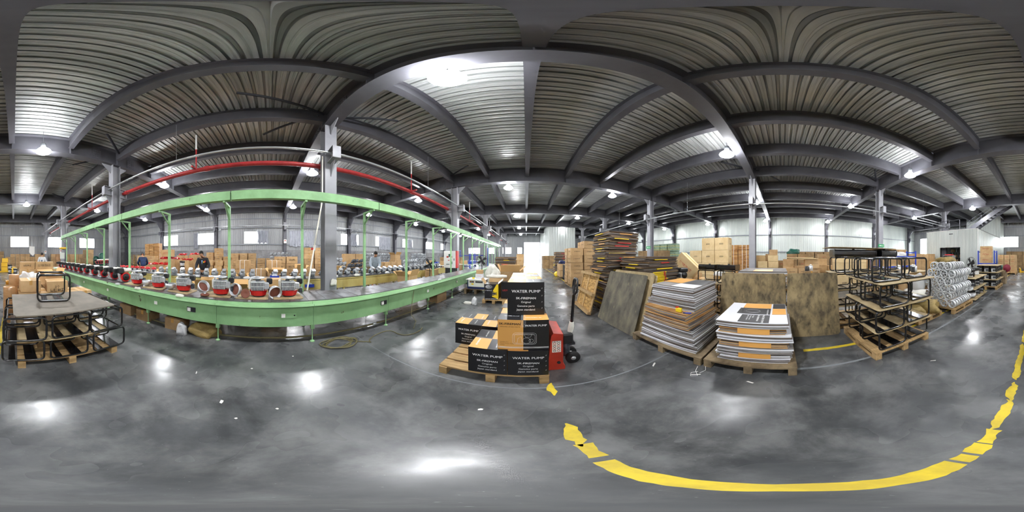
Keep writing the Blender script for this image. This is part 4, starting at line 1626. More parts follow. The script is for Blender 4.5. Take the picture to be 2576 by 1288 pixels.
board('layer_board', 'plywood layer board between the two tiers of the low frame pallet', (-.66, -2.32, .461), (1.3, 1.06, .012), (0, 0, .02), 'plywood_pale', 'plywood', gb)
board('layer_board', 'grey plywood cover on top of the low frame pallet', (-.63, -2.33, .809), (1.3, 1.08, .016), (0, 0, .03), 'plywood_top', 'plywood', gb)
for k, z in enumerate((.466, .809, 1.151)):
    board('layer_board', 'plywood layer board in the tall frame stack, %s from the floor' % ordinal(k + 1), (2.17 - .03 * k, -1.63, z), (1.06, 1.08, .01), (0, 0, .02 * (k - 1)), 'plywood_pale', 'plywood', gb)
    board('layer_board', 'plywood layer board in the rear frame stack, %s from the floor' % ordinal(k + 1), (3.32, -1.86, z), (.66, 1.75, .01), (0, 0, 0), 'plywood_pale', 'plywood', gb)
for k, z in enumerate((.466, .809)):
    board('layer_board', 'plywood layer board behind the white stacks, %s from the floor' % ordinal(k + 1), (4.02, 1.62, z), (.7, 1.2, .01), (0, 0, 0), 'plywood_pale', 'plywood', gb)


def fuel_tank(label, loc, L, wd, h, rz=0, group='black fuel tanks'):
    t = thing('fuel_tank', label, 'tank', loc, rz, group)
    oc = []
    r_ = h * .32
    for cx, cz, a0 in ((wd / 2 - r_, h - r_, 0), (-wd / 2 + r_, h - r_, 90), (-wd / 2 + r_, r_, 180), (wd / 2 - r_, r_, 270)):
        for i in range(4):
            a = rad(a0 + 30 * i)
            oc.append((cx + r_ * math.cos(a), cz + r_ * math.sin(a)))
    MB().prism(oc, -L / 2, L / 2, 'y').build('tank_shell', 'black_gloss', t)
    for e in (-1, 1):
        MB().prism([(x * 1.04, (z - h / 2) * 1.06 + h / 2) for x, z in oc], e * L / 2 - .012, e * L / 2 + .012, 'y').build('end_rim', 'black_gloss', t)
    MB().lathe([(.03, h), (.03, h + .02), (.001, h + .02)], 10).build('filler_neck', 'black_plastic', t)
    return t


fuel_tank('long black fuel tank on the rear frame stack nearest the plywood', (3.2, -1.5, 1.484), .95, .36, .15)
fuel_tank('shorter black fuel tank on the rear frame stack toward the blue rack', (3.25, -2.35, 1.484), .5, .4, .16, .15)
fuel_tank('black fuel tank on the frames behind the white stacks, nearer the column', (4.0, 1.35, 1.142), .45, .4, .13)
fuel_tank('black fuel tank on the frames behind the white stacks, nearer the brown towers', (4.0, 1.9, 1.142), .45, .4, .13)
board('layer_board', 'thin plywood lid lying over the black fuel tanks', (3.3, -1.75, 1.672), (.6, 1.7, .01), (0, 0, .06), 'plywood_pale', 'plywood', gb)
# white flat cartons behind the large plywood sheet
pallet('pallet under the hidden white cardboard stack behind the plywood', 3.15, -.3, 4.2, .95, 'x', m='pallet_dark')
z = .135
for i in range(7):
    bundle('white flat carton bundle behind the large plywood sheet, %s from the floor' % ordinal(i + 1), (3.7, .4, z), (.9, 1.0, .15), 5, ['sheet_white', 'sheet_grey', 'cardboard'], RND.uniform(-.04, .04), 0, 'white bundles behind the plywood', [(.0, .3, .5, .7, 'print_orange')] if i == 6 else None)
    z += .151

# ---------------------------------------------------------------- silver motor housings on a pallet
def motor_housing():
    t = thing('motor_housing', 'x', 'motor part')
    MB().lathe([(.098, -.034), (.109, -.03), (.112, 0), (.109, .03), (.098, .034), (.084, .03), (.084, -.03), (.098, -.034)], 18, (0, 0, 0), (0, 1, 0)).build('rim', 'cast_alloy', t)
    MB().lathe([(.001, .04), (.028, .04), (.03, .03), (.03, -.03), (.001, -.03)], 10, (0, 0, 0), (0, 1, 0)).build('hub', 'aluminium', t)
    for i in range(5):
        a = 2 * PI * i / 5
        MB().box((.058 * math.cos(a), .02, .058 * math.sin(a)), (.064, .02, .014), (0, -a, 0)).build('spoke', 'cast_alloy', t)
    return t


H_ = motor_housing()
items = []
lab = 'silver spoked motor housing in the pile on the low pallet'
for k in range(6):
    for i in range(4):
        for j in range(9):
            if not (i == 0 or j == 0 or (k >= 4 and i < 3)):
                continue
            if k == 5 and (j > 6 or i > 2):
                continue
            lab = 'silver spoked motor housing in the pile, %s tier, %s deep, %s along' % (ordinal(k + 1), ordinal(i + 1), ordinal(j + 1))
            items.append(((2.08 + .228 * i + (.114 if k % 2 else 0), -3.58 - .118 * j + RND.uniform(-.012, .012), .245 + .198 * k), (RND.uniform(-.1, .1), RND.uniform(0, 6), RND.uniform(-.16, .16)), lab, 'silver motor housings piled on the pallet'))
series(H_, items)
pallet('low pallet under the silver motor housings', 1.96, -4.65, 3.05, -3.48, m='pallet_wood')
for i in range(3):
    dup(H_, (2.0 + .1 * i, -4.72 - .02 * i, .25 + .19 * i), (1.4, .3, .5 * i), 'silver motor housing tilted at the end of the pile, %s from the floor' % ordinal(i + 1), 'silver motor housings piled on the pallet')

# sacks between the frames and the motor housings
pallet('small pallet under the khaki sacks', 2.2, -3.3, 3.2, -2.45, m='pallet_wood')
blob('sack', 'khaki printed sack slumped on the small pallet beside the motor housings', 'sack', (2.55, -3.08, .13), (.75, .5, .28), 'khaki_sack', 3, .3, group='sacks on the small pallet')
blob('sack', 'khaki sack lying across the small pallet nearest the tube frames', 'sack', (2.55, -2.65, .13), (.7, .42, .24), 'khaki_sack', 5, -.2, group='sacks on the small pallet')
blob('sack', 'white plastic sack on top of the khaki sacks', 'sack', (2.75, -2.9, .41), (.6, .55, .24), 'white_sack', 8, .1, group='sacks on the small pallet')
blob('plastic_sheet', 'clear plastic film heaped on the motor housings', 'plastic', (3.1, -3.35, .55), (.5, .35, .45), 'plastic_bag', 9, .3)
blob('sack', 'khaki paper sack lying on top of the silver motor housings', 'sack', (2.6, -4.1, 1.32), (.45, .9, .16), 'khaki_sack', 12, .1)
blob('sack', 'white paper sack beside the canister filters', 'sack', (3.4, -4.0, .57), (.45, .7, .3), 'white_sack', 17, .1)
carton('tall brown carton behind the khaki sacks', (3.45, -2.98, 0), (.42, .4, .85), .1, 'cardboard', name='carton')
carton('opened flat carton leaning behind the motor housings', (3.4, -4.0, 0), (.4, .6, .55), .05, 'cardboard_brown')

# black and silver engines on layered pallets
def crated_engine():
    t = thing('generator_engine', 'x', 'engine')
    MB().box((0, 0, .09), (.2, .2, .17), ch=.02).build('crankcase', 'cast_alloy', t)
    MB().box((.0, .0, .23), (.26, .24, .11), ch=.025).build('top_cover', 'black_plastic', t)
    MB().lathe([(.08, .1), (.085, .13), (.001, .14)], 14, (0, 0, .1), (-1, 0, 0)).build('fan_cover', 'black_plastic', t)
    MB().box((-.05, .12, .1), (.12, .05, .08), ch=.012).build('muffler', 'dark_alloy', t)
    return t


K_ = crated_engine()
items = []
for k, z in enumerate((.135, .455, .775)):
    for i in range(3):
        for j in range(4):
            items.append(((1.95 + .32 * i, -7.02 - .28 * j, z), RND.uniform(-.05, .05), 'silver and black engine on the three tier pallet, %s tier, %s row, %s along' % (['bottom', 'middle', 'top'][k], ordinal(i + 1), ordinal(j + 1)), 'engines on the three tier pallet'))
for k, z in enumerate((.07, .42)):
    for i in range(3):
        for j in range(3):
            items.append(((2.2 + .34 * i, -5.1 - .42 * j, z), .4 + RND.uniform(-.1, .1), 'dark engine on the low tiered boards, %s tier, %s row, %s along' % (['lower', 'upper'][k], ordinal(i + 1), ordinal(j + 1)), 'engines on the low tiered boards'))
for j, (x, y) in enumerate(((2.25, -5.15), (2.6, -5.5), (2.9, -5.1), (2.9, -5.9), (2.35, -5.85))):
    items.append(((x, y, .772), .7 * j, 'loose dark engine heaped on the tiered boards, %s from the motor housings' % ordinal(j + 1), 'loose engines on the tiered boards'))
items.append(((3.55, 2.5, .9), 1.2, 'black engine between the brown tower and the taller white stack', 'loose black engine'))
series(K_, items)
pallet('pallet under the three tiers of silver and black engines', 1.76, -8.05, 2.82, -6.86, m='pallet_wood')
board('layer_board', 'plywood lid over the three tiers of engines', (2.27, -7.45, 1.075), (1.12, 1.28, .012), (0, 0, 0), 'plywood_pale', 'plywood', 'engine tier boards')
for k, z in enumerate((.445, .765)):
    board('layer_board', 'plywood board above the %s tier of engines' % ['bottom', 'middle'][k], (2.27, -7.45, z), (1.12, 1.26, .012), (0, 0, 0), 'plywood_pale', 'plywood', 'engine tier boards')
for k, z in enumerate((.055, .405, .757)):
    board('layer_board', '%s board of the low tiered engines' % ['pale bottom', 'middle', 'upper'][k], (2.55, -5.5, z), (1.15, 1.45, .02), (0, 0, .05), 'plywood_pale', 'plywood', 'low tier boards')
for y in (-6.0, -5.1):
    o = MB().bb((2.05, y - .05, 0), (3.05, y + .05, .045)).build('support_batten', 'pallet_wood')
    tag(o, 'wooden batten under the %s end of the low tiered boards' % ('near' if y > -5.5 else 'far'), 'batten', 'battens')
carton('low box holding up the black engine beside the taller white stack', (3.55, 2.5, 0), (.45, .4, .897), 0, 'cardboard_brown', tape=False)


# standing fans
def fan(label, loc, rz, R_=.24, z=1.15):
    t = thing('pedestal_fan', label, 'fan', loc, rz, 'black pedestal fans')
    q = MB()
    for k in range(3):
        rr_ = R_ * (1 - .0 * k)
    MB().tube([(R_ * math.cos(a * PI / 14), 0, z + R_ * math.sin(a * PI / 14)) for a in range(28)], .008, 6, True).build('guard_ring', 'black_plastic', t)
    MB().tube([(R_ * .97 * math.cos(a * PI / 14), -.07, z + R_ * .97 * math.sin(a * PI / 14)) for a in range(28)], .005, 6, True).build('guard_ring', 'black_plastic', t)
    for i in range(16):
        a = 2 * PI * i / 16
        MB().tube([(.04 * math.cos(a), -.085, z + .04 * math.sin(a)), (R_ * .8 * math.cos(a), -.085, z + R_ * .8 * math.sin(a)), (R_ * math.cos(a), 0, z + R_ * math.sin(a))], .0018, 3, caps=False).build('guard_wire', 'dark_steel', t)
    mo_ = MB().lathe([(.001, -.09), (.04, -.08), (.045, .02), (.06, .05), (.06, .16), (.03, .18), (.001, .18)], 14, (0, 0, z), (0, 1, 0)).build('motor', 'black_plastic', t)
    for i in range(4):
        a = 2 * PI * i / 4 + .6
        c, s_ = math.cos(a), math.sin(a)
        pl = [(.03, -.028), (R_ * .5, -.06), (R_ * .85, -.075), (R_ * .88, .05), (R_ * .5, .045), (.03, .028)]
        q = MB().prism([(u * c - v * s_, u * s_ + v * c) for u, v in pl], -.035, -.03, 'y', c=(0, 0, z))
        q.build('blade', 'black_plastic', mo_)
    MB().cyl((0, .08, .03), (0, .08, z - .05), .018, n=10).build('pole', 'dark_steel', t)
    MB().lathe([(.2, 0), (.2, .015), (.05, .035), (.02, .05)], 20, (0, .08, 0), cap=True).build('base', 'black_plastic', t)
    return t


fan('black pedestal fan beside the white sacks and strapping machine', (-1.95, 7.05, 0), .28, .25, 1.3)
fan('black pedestal fan behind the end of the ochre conveyor', (-4.25, 6.35, 0), .6, .32, 1.12)
fan('black pedestal fan beyond the silver motor housings', (2.75, -6.35, 0), PI - .35, .25, 1.2)

# ---------------------------------------------------------------- strapping machine group
pallet('old pallet under the blue and white strapping machine', -2.38, 5.95, -1.45, 6.75, m='pallet_dark', h=.2)
t = thing('strapping_machine', 'blue and white box strapping machine on an old pallet', 'machine', (-1.92, 6.3, .2))
MB().bb((-.34, -.27, 0), (.34, .27, .36)).build('cabinet', 'navy_panel', t)
MB().bb((-.30, -.282, .09), (.34, -.27, .36)).build('front_panel', 'cream_panel', t)
for x, wd in ((-.15, .18), (.14, .3)):
    MB().bb((x - wd / 2, -.287, .25), (x + wd / 2, -.282, .32)).build('control_strip', 'print_dark', t)
for i, c in enumerate(('print_red', 'print_yellow', 'sign_green', 'cabinet_red')):
    MB().cyl((-.21 + i * .04, -.293, .285), (-.21 + i * .04, -.287, .285), .012, n=8).build('button', c, t)
MB().bb((-.17, -.286, .17), (-.08, -.282, .225)).build('warning_label', 'print_yellow', t)
MB().bb((-.4, -.31, .36), (.4, .3, .385)).build('table_top', 'white_paint', t)
o = MB().box((-.1, 0, .03), (.09, .06, .06), ch=.005).build('tape_box', 'print_yellow', None, (-1.95, 6.15, .585))
tag(o, 'small yellow box lying on the strapping machine top', 'box')
carton('small brown carton standing on the strapping machine before the fan', (-1.86, 6.4, .78), (.26, .22, .15), .1, 'cardboard')
carton('white printed box under the small brown carton on the strapping machine', (-1.86, 6.4, .587), (.3, .25, .19), .05, 'sheet_white', tape=False, ink=('#6', .03, 'ink_red'), side='-y')
t = thing('sack', 'large white woven sack bulging beside the pedestal fan', 'sack', (-1.55, 7.65, 0), 0, 'white woven sacks')
blob('sack_body', '', '', (0, 0, 0), (.85, .8, .98), 'white_sack', 21, parent=t)
MB().tube([(-.1, -.1, .9), (0, -.18, 1.04), (.08, -.12, .92)], .02, 6).build('sack_handle', 'white_sack', t)
blob('sack', 'lower white woven sack slumped in front of the larger one', 'sack', (-1.35, 7.0, 0), (.5, .45, .8), 'white_sack', 22, .3, group='white woven sacks')

# generator carton (black and yellow) and neighbours
pallet('pallet under the black and yellow generator carton', -1.34, 4.85, -.62, 5.9, m='pallet_wood', h=.12)
t = thing('generator_carton', 'open black and yellow printed generator carton on a pallet', 'carton', (-1.08, 5.12, .12), .12)
MB().bb((-.21, -.22, 0), (.21, .22, .5)).build('body', 'print_black', t)
MB().add([(.21, -.222, 0), (.21, -.222, .5), (.16, -.222, .5), (.05, -.222, .3), (.02, -.222, .1), (.14, -.222, .06)], [(0, 1, 2, 3, 4, 5)]).build('print_patch', 'print_yellow', t)
MB().add([(.212, -.22, .05), (.212, .22, .05), (.212, .22, .45), (.212, -.22, .4)], [(0, 1, 2, 3)]).build('print_patch', 'print_yellow', t)
q = MB()
for a, b_, c, d in ((.0, .14, .13, .02), (.0, .26, .13, .02), (.0, .2, .02, .1), (.13, .2, .02, .1), (.06, .2, .1, .07)):
    q.box((a + .02, -.2235, b_), (c, .001, d))
q.build('generator_print', 'print_dark', t)
MB().tube([(-.08 + .085 * math.cos(a * .5), -.224, .42 + .04 * math.sin(a * .5)) for a in range(13)], .003, 4, True).build('ring_print', 'print_white', t)
MB().tube([(-.08 + .11 * math.cos(a * .5), -.224, .42 + .055 * math.sin(a * .5)) for a in range(13)], .002, 4, True).build('ring_print', 'print_white', t)
lettering(t, 'GASOLINE GENERATOR', .032, 'print_white', (0, -.2245, .02), (PI / 2, 0, 0), .001)
lettering(t, '#6', .03, 'print_white', (-.09, -.2245, .29), (PI / 2, 0, 0), .001)
lettering(t, '#5\n#6', .022, 'print_white', (-.1, -.2245, .425), (PI / 2, 0, 0), .0005)
for x, a in ((-.2, 2.2), (.2, .7)):
    MB().box((0, 0, 0), (.2, .42, .008)).build('flap', 'paper' if x > 0 else 'cardboard', t, (x + .1 * math.cos(a), 0, .5 + .1 * math.sin(a)), (0, -a, 0))
carton('plain carton crushed behind the black and yellow generator carton', (-1.0, 5.6, .12), (.5, .4, .6), .1, 'cardboard')
carton('second black and yellow carton half hidden by the pump cartons', (-.62, 5.25, .12), (.34, .3, .55), .05, 'print_black', tape=False, ink=('#4', .06, 'cabinet_red'), side='-y')
o = MB().tube([(-.35, 0, 0), (-.2, .01, .01), (0, 0, 0), (.2, -.01, .01), (.35, 0, 0)], [.05, .06, .055, .06, .045], 12).build('foam_roll', 'white_sack', None, (-1.0, 5.5, .79), .2)
tag(o, 'roll of white ribbed foam lying on the cartons', 'roll')
carton('large opened brown carton with printed side behind the pump cartons', (-.62, 6.55, 0), (.75, .6, .9), .05, 'cardboard_brown', openf=1, tape=False, ink=('#7', .09, 'ink_black'), side='-y')
carton('brown carton behind the pump cartons beside the opened one', (.02, 6.9, 0), (.42, .5, .75), .1, 'cardboard', strap=1)
blob('plastic_bag', 'clear bag of small blue parts on the floor near the generator carton', 'bag', (-1.52, 4.65, 0), (.16, .14, .24), 'plastic_bag', 31)
blob('plastic_bag', 'flat white plastic bag on the floor near the generator carton', 'bag', (-1.72, 4.7, 0), (.32, .2, .06), 'white_sack', 32)

# hoses and cables
t = thing('hose', 'coiled olive air hose lying on the floor beside the green conveyor', 'hose', (0, 0, 0))
pts = []
for i in range(90):
    a = i * .32
    r_ = .24 + .05 * math.sin(i * .37) + .03 * math.sin(i * .11)
    pts.append((-2.3 + r_ * .62 * math.cos(a) + .02 * math.sin(i), 1.05 + r_ * math.sin(a), .012 + .0006 * (i % 30)))
MB().tube(pts, .009, 6).build('coil', 'hose', t)
pts = []
for i in range(60):
    u = i / 59
    pts.append((-2.3 + .35 * u + .16 * math.sin(u * 9), 1.2 + 1.25 * u + .1 * math.sin(u * 14), .012))
MB().tube(pts, .009, 6).build('loose_run', 'hose', t)
pts = [(-1.98, 2.4, .012), (-2.2, 2.75, .012), (-2.42, 2.85, .1), (-2.43, 2.9, .4), (-2.42, 2.95, .68)]
MB().tube(pts, .007, 6).build('riser', 'hose', t)
t = thing('floor_pipe', 'thin pale air pipe running along the floor under the green conveyor', 'pipe', (-2.68, 0, .03))
for y in range(-10, 11, 3):
    MB().cyl((0, y, 0), (0, y + 2.98, 0), .018, n=8).build('pipe_length', 'hose', t)
    MB().cyl((0, y - .04, 0), (0, y + .04, 0), .025, n=8).build('coupling', 'galv_pipe', t)

# ---------------------------------------------------------------- white cabin, stair tower and stair
cab = struct('wall_cabin', label='white corrugated cabin with a dark service window', cat='cabin')
CXL, CXR, CYF, CYB = 4.44, 9.35, -11.5, -20.9
sheet_wall(cab, (CXR, CYF), (-1, 0), CXR - CXL, 0, 3.6, 'wall_white', [(CXR - 7.88, CXR - 5.94, .72, 2.2)], rib=.3)
sheet_wall(cab, (CXL, CYF), (0, -1), CYF - CYB, 0, 3.6, 'wall_white', [], rib=.3)
sheet_wall(cab, (CXR, CYB), (0, 1), CYF - CYB, 0, 3.6, 'wall_white', [], rib=.3)
sheet_wall(cab, (8.8, -18.8), (-1, 0), 8.8 - CXL, 3.6, ZD, 'wall_white', [], rib=.3)
sheet_wall(cab, (CXL, -18.8), (0, -1), 2.1, 3.6, ZD, 'wall_white', [], rib=.3)
MB().bb((CXL, CYB, 3.58), (CXR, CYF - .03, 3.62)).build('cabin_roof', 'roof_slab', cab)
for lo, hi in (((CXL - .03, CYF - .05, 0), (CXL + .03, CYF + .03, 3.62)), ((CXL, CYF - .02, 3.58), (CXR, CYF + .035, 3.63))):
    MB().bb(lo, hi).build('corner_trim', 'white_paint', cab)
MB().bb((5.94, CYF - .04, .7), (7.88, CYF + .04, .74)).build('window_sill', 'white_paint', cab)
MB().bb((6.6, CYF + .03, 3.28), (6.95, CYF + .05, 3.34)).build('name_plate', 'print_dark', cab)
t = thing('storage_shelf', 'dark shelf full of parts seen through the cabin window', 'shelf', (6.9, -12.7, 0))
for z in (.4, .9, 1.35, 1.8, 2.25):
    MB().bb((-.9, -.25, z), (.9, .25, z + .03)).build('shelf_board', 'dark_interior', t)
for x in (-.9, -.3, .3, .9):
    MB().bb((x - .02, .22, 0), (x + .02, .26, 2.3)).build('upright', 'dark_interior', t)
for i in range(6):
    carton('dusty box on the dark cabin shelf, %s along' % ordinal(i + 1), (6.15 + .28 * i, -12.7, (.93, 1.38, .93, 1.38, 1.83, .93)[i]), (.22, .3, .2 + .04 * (i % 3)), 0, 'cardboard_brown', tape=False, group='boxes on the cabin shelf')
t = thing('staircase', 'grey steel open stair rising from the cabin roof to the deck', 'staircase', (0, 0, 0))
for y in (-13.5, -14.4):
    MB().prism([(6.3, 3.62), (6.05, 3.62), (2.2, 6.05), (2.2, 6.4), (2.35, 6.4), (6.3, 3.92)], y - .03, y + .03, 'y').build('stringer', 'beam_paint', t)
for i in range(11):
    u = (i + .5) / 11
    MB().bb((6.1 - 3.8 * u - .14, -14.37, 3.8 + 2.45 * u - .01), (6.1 - 3.8 * u + .14, -13.53, 3.8 + 2.45 * u + .02)).build('tread', 'dark_brace', t)
for y in (-13.5,):
    for dz in (.9, .5):
        MB().tube([(6.2, y, 3.75 + dz), (3.6, y, 5.4 + dz - (.0 if dz < .6 else .15))], .02, 6).build('handrail', 'beam_paint', t)
    for x in (6.2, 4.9, 3.7):
        MB().tube([(x, y, 3.7 + (6.2 - x) * .635), (x, y, 4.62 + (6.2 - x) * .6)], .02, 6).build('rail_post', 'beam_paint', t)
t = thing('guard_rail', 'grey pipe guard rail along the cabin roof edge', 'railing', (0, 0, 3.62))
for x in (6.35, 7.4, 8.4, 9.2):
    MB().cyl((x, -12.2, 0), (x, -12.2, 1.0), .022, n=8).build('rail_post', 'beam_paint', t)
for z in (.5, 1.0):
    MB().cyl((6.35, -12.2, z), (9.2, -12.2, z), .02, n=8).build('rail_bar', 'beam_paint', t)


# ---------------------------------------------------------------- racks and shelves
def rack(label, loc, L, D, H, shelves, rz=0):
    t = thing('storage_rack', label, 'rack', loc, rz, 'blue steel racks')
    for x in (-L / 2, L / 2):
        for y in (-D / 2, D / 2):
            MB().bb((x - .035, y - .035, 0), (x + .035, y + .035, H)).build('upright', 'blue_paint', t)
        MB().bb((x - .02, -D / 2, H - .12), (x + .02, D / 2, H - .06)).build('end_bar', 'blue_paint', t)
        MB().tube([(x, -D / 2, .2), (x, D / 2, .8)], .02, 4).build('end_brace', 'blue_paint', t)
    for z in shelves:
        for y in (-D / 2, D / 2):
            MB().bb((-L / 2, y - .025, z - .09), (L / 2, y + .025, z - .01)).build('shelf_beam', 'blue_paint', t)
        MB().bb((-L / 2, -D / 2, z - .01), (L / 2, D / 2, z)).build('shelf_board', 'galv_pipe', t)
    return t


rack('blue rack beside the white cabin carrying three boxes', (3.3, -10.35, 0), 1.1, .6, 1.85, (.25, 1.05), 0)
for k in range(3):
    for j in range(2):
        carton('carton on the blue rack beside the cabin, %s layer, %s' % (['bottom', 'middle', 'top'][k], ['front', 'rear'][j]), (3.33 + .12 * j, -10.2 - .34 * j, 1.05 + .362 * k), (.78 - .1 * k * j, .3, .36), .03 * (k - 1), 'cardboard', ink=('#5', .08, 'ink_red'), side='+y', group='cartons on the cabin rack')
blob('plastic_bag', 'clutter of clear plastic bags on the lower shelf of the cabin rack', 'bag', (3.1, -10.3, .25), (.5, .45, .55), 'plastic_bag', 41)
blob('sack', 'crumpled brown paper sack on the lower shelf of the cabin rack', 'sack', (3.55, -10.3, .25), (.4, .4, .5), 'khaki_sack', 42)
rack('long blue rack behind the tall black tube frames', (7.3, -6.05, 0), 2.7, .8, 1.8, (.35, .95, 1.5), PI / 2)
stack('carton on the long blue rack lower shelf', 7.3, -7.1, 1, 4, 1, (.5, .55, .42), .95, group='cartons on the long blue rack', gap=.06)
stack('carton on the long blue rack bottom shelf', 7.3, -7.1, 1, 4, 1, (.5, .55, .42), .35, group='cartons on the long blue rack', gap=.06, m='cardboard_brown')
blob('plastic_bag', 'pale bundle of plastic bags on the long blue rack top', 'bag', (7.2, -5.2, 1.5), (.5, .9, .35), 'plastic_bag', 43)
blob('plastic_bag', 'flatter pale plastic bundle on the long blue rack top', 'bag', (7.2, -6.4, 1.5), (.5, .9, .25), 'plastic_bag', 44)
stack('brown carton behind the long blue rack', 8.6, -7.6, 1, 4, 4, (.6, .7, .48), 0, group='cartons behind the long blue rack')
stack('brown carton stacked against the cabin', 8.4, -10.6, 2, 2, 3, (.7, .8, .55), 0, group='cartons against the cabin')
t = thing('side_shelf', 'grey open shelf with a red tray on top before the cabin window', 'shelf', (6.6, -10.9, 0))
for x in (-.4, .4):
    MB().bb((x - .02, -.25, 0), (x + .02, .25, 1.55)).build('side_panel', 'wall_plaster', t)
for z in (.1, .55, 1.0, 1.5):
    MB().bb((-.4, -.25, z), (.4, .25, z + .03)).build('shelf_board', 'wall_plaster', t)
o = MB().box((0, 0, .04), (.6, .4, .08), ch=.02).build('tray', 'cabinet_red', None, (6.6, -10.9, 1.55))
tag(o, 'flat red tray on top of the grey open shelf', 'tray')
for i, z in enumerate((.58, 1.03)):
    carton('small printed box on the grey open shelf, %s shelf' % ['lower', 'upper'][i], (6.55, -10.85, z), (.45, .3, .2), 0, 'sheet_white', tape=False, ink=('#4', .06, 'ink_red'), side='+y', group='boxes on the grey open shelf')
t = thing('plastic_crate', 'yellow plastic crate stacked before the cabin', 'crate', (7.7, -10.6, 0))
for k in range(3):
    MB().box((0, 0, .17 + .33 * k), (.7, .5, .31), ch=.02).build('crate_tier', 'yellow_paint', t)

# canister filters on boards behind the tube frames
board('layer_board', 'plywood board carrying the silver canister filters', (4.3, -3.75, .93), (1.0, 2.3, .02), (0, 0, .05), 'plywood_pale')
stack('carton under the canister board', 4.3, -4.45, 1, 3, 2, (.8, .66, .45), 0, group='cartons under the canister board')


def canister():
    t = thing('canister_filter', 'x', 'filter')
    MB().lathe([(.085, 0), (.09, .01), (.09, .19), (.08, .2), (.001, .2)], 16).build('silver_can', 'aluminium', t)
    MB().lathe([(.03, .2), (.05, .22), (.03, .25), (.001, .25)], 8).build('valve_head', 'white_plastic', t)
    MB().lathe([(.07, 0), (.07, .18), (.001, .18)], 14, (.0, .17, 0)).build('black_can', 'black_plastic', t)
    return t


series(canister(), [((4.0 + .0 * i + .3 * (i % 2), -2.8 - .36 * i + .15 * (i % 2), .941 + 0), .1 * i, 'silver and black canister filter on the plywood board, %s from the tube frames' % ordinal(i + 1), 'canister filters on the board') for i in range(6)] +
       [((6.2, -1.1, .0 + .93), .3, 'pair of canister filters beside the generator cartons', 'canister filters on the carton')])
carton('carton under the lone canister filters', (6.2, -1.1, 0), (.5, .5, .927), 0, 'cardboard_brown')

# ---------------------------------------------------------------- cartons on the aisle side beyond the stacks
pallet('pallet under the irregular carton stack by the aisle', 2.1, 7.5, 3.4, 8.7, m='pallet_wood')
stack('crushed brown carton in the irregular aisle stack', 2.42, 7.75, 2, 2, 6, (.62, .52, .345), .13, gap=.08, jx=.025, jr=.05, group='cartons in the irregular aisle stack', ink=('#6', .05, 'ink_black'), side='-x -y', skip=lambda i, j, k: k == 5 and i == 0)
t = thing('wire_cage', 'grey wire mesh cage trolley beside the aisle', 'cage', (2.75, 9.75, 0))
for x in (-.4, .4):
    for y in (-.35, .35):
        MB().bb((x - .02, y - .02, .05), (x + .02, y + .02, .95)).build('corner_post', 'mesh_steel', t)
        MB().lathe([(.05, -.02), (.05, .02)], 10, (x, y, .05), (0, 1, 0), cap=True).build('caster', 'black_rubber', t)
for i in range(17):
    x = -.4 + .05 * i
    for y in (-.35, .35):
        MB().bb((x - .004, y - .004, .15), (x + .004, y + .004, .93)).build('wire', 'mesh_steel', t)
for i in range(14):
    y = -.33 + .05 * i
    MB().bb((-.404, y - .004, .15), (-.396, y + .004, .93)).build('wire', 'mesh_steel', t)
for z in (.15, .54, .93):
    for y in (-.35, .35):
        MB().bb((-.4, y - .01, z), (.4, y + .01, z + .02)).build('rail', 'mesh_steel', t)
    for x in (-.4, .4):
        MB().bb((x - .01, -.35, z), (x + .01, .35, z + .02)).build('rail', 'mesh_steel', t)
MB().bb((-.4, -.35, .95), (.4, .35, .97)).build('lid_board', 'plywood_pale', t)
blob('sack', 'green plastic sack lying on the wire cage', 'sack', (2.8, 9.75, .97), (.7, .6, .35), 'tank_green', 51)
pallet('small pallet under the cartons beyond the wire cage', 2.25, 10.3, 3.1, 11.5, m='pallet_dark')
stack('carton beyond the wire cage', 2.5, 10.6, 1, 2, 2, (.6, .5, .42), .13, group='cartons beyond the wire cage')
blob('sack', 'dark blue sack on the cartons beyond the wire cage', 'sack', (2.5, 10.8, .98), (.6, .8, .22), 'navy_panel', 52)
blob('plastic_bag', 'yellow plastic heap beside the aisle beyond the wire cage', 'bag', (2.3, 11.85, 0), (.4, .6, .35), 'print_yellow', 53)
stack('carton in the aisle stack near the doorway', 2.4, 19.6, 2, 2, 3, (.7, .8, .5), 0, m='cardboard_brown', group='cartons near the bright doorway')

# big fallen carton and printed cartons behind the brown towers
carton('big pale carton tipped on its corner beside the shorter brown tower', (4.6, 3.2, .98), (.5, .8, .5), 0, 'cardboard_pale', ink=('#6', .08, 'ink_red'), side='-x', tilt=(.75, 0, .25))
GBx = 'printed cartons behind the shorter tower'
for i, (x, y, z, w, d, h, rz, l) in enumerate(((4.72, 2.65, 0, .45, .45, .4, .1, 'bottom printed carton beside the black engine'), (5.35, 3.2, 0, .5, .5, .45, -.1, 'bottom printed carton under the tipped pale carton'),
                                             (4.72, 2.63, .41, .4, .4, .36, .3, 'upper printed carton with black characters beside the black engine'), (5.35, 3.18, .46, .42, .42, .4, -.3, 'upright printed carton under the tipped pale carton'),
                                             (5.3, 2.1, 0, .5, .5, .42, .1, 'bottom printed carton nearest the steel column'), (5.3, 2.12, .43, .42, .42, .38, .3, 'upper printed carton nearest the steel column'), (4.6, 3.5, 0, .6, .55, .8, .1, 'tall carton propping the tipped pale carton'), (4.3, 4.7, 0, 1.1, .9, 1.35, .1, 'large brown opened carton behind the tall tower'))):
    carton(l, (x, y, z), (w, d, h), rz, 'cardboard', ink=('#4', .055, 'ink_black'), side='-x -y', group=GBx)
blob('plastic_bag', 'crumpled clear plastic on the printed cartons', 'plastic', (5.3, 2.12, .82), (.42, .42, .14), 'plastic_bag', 61)

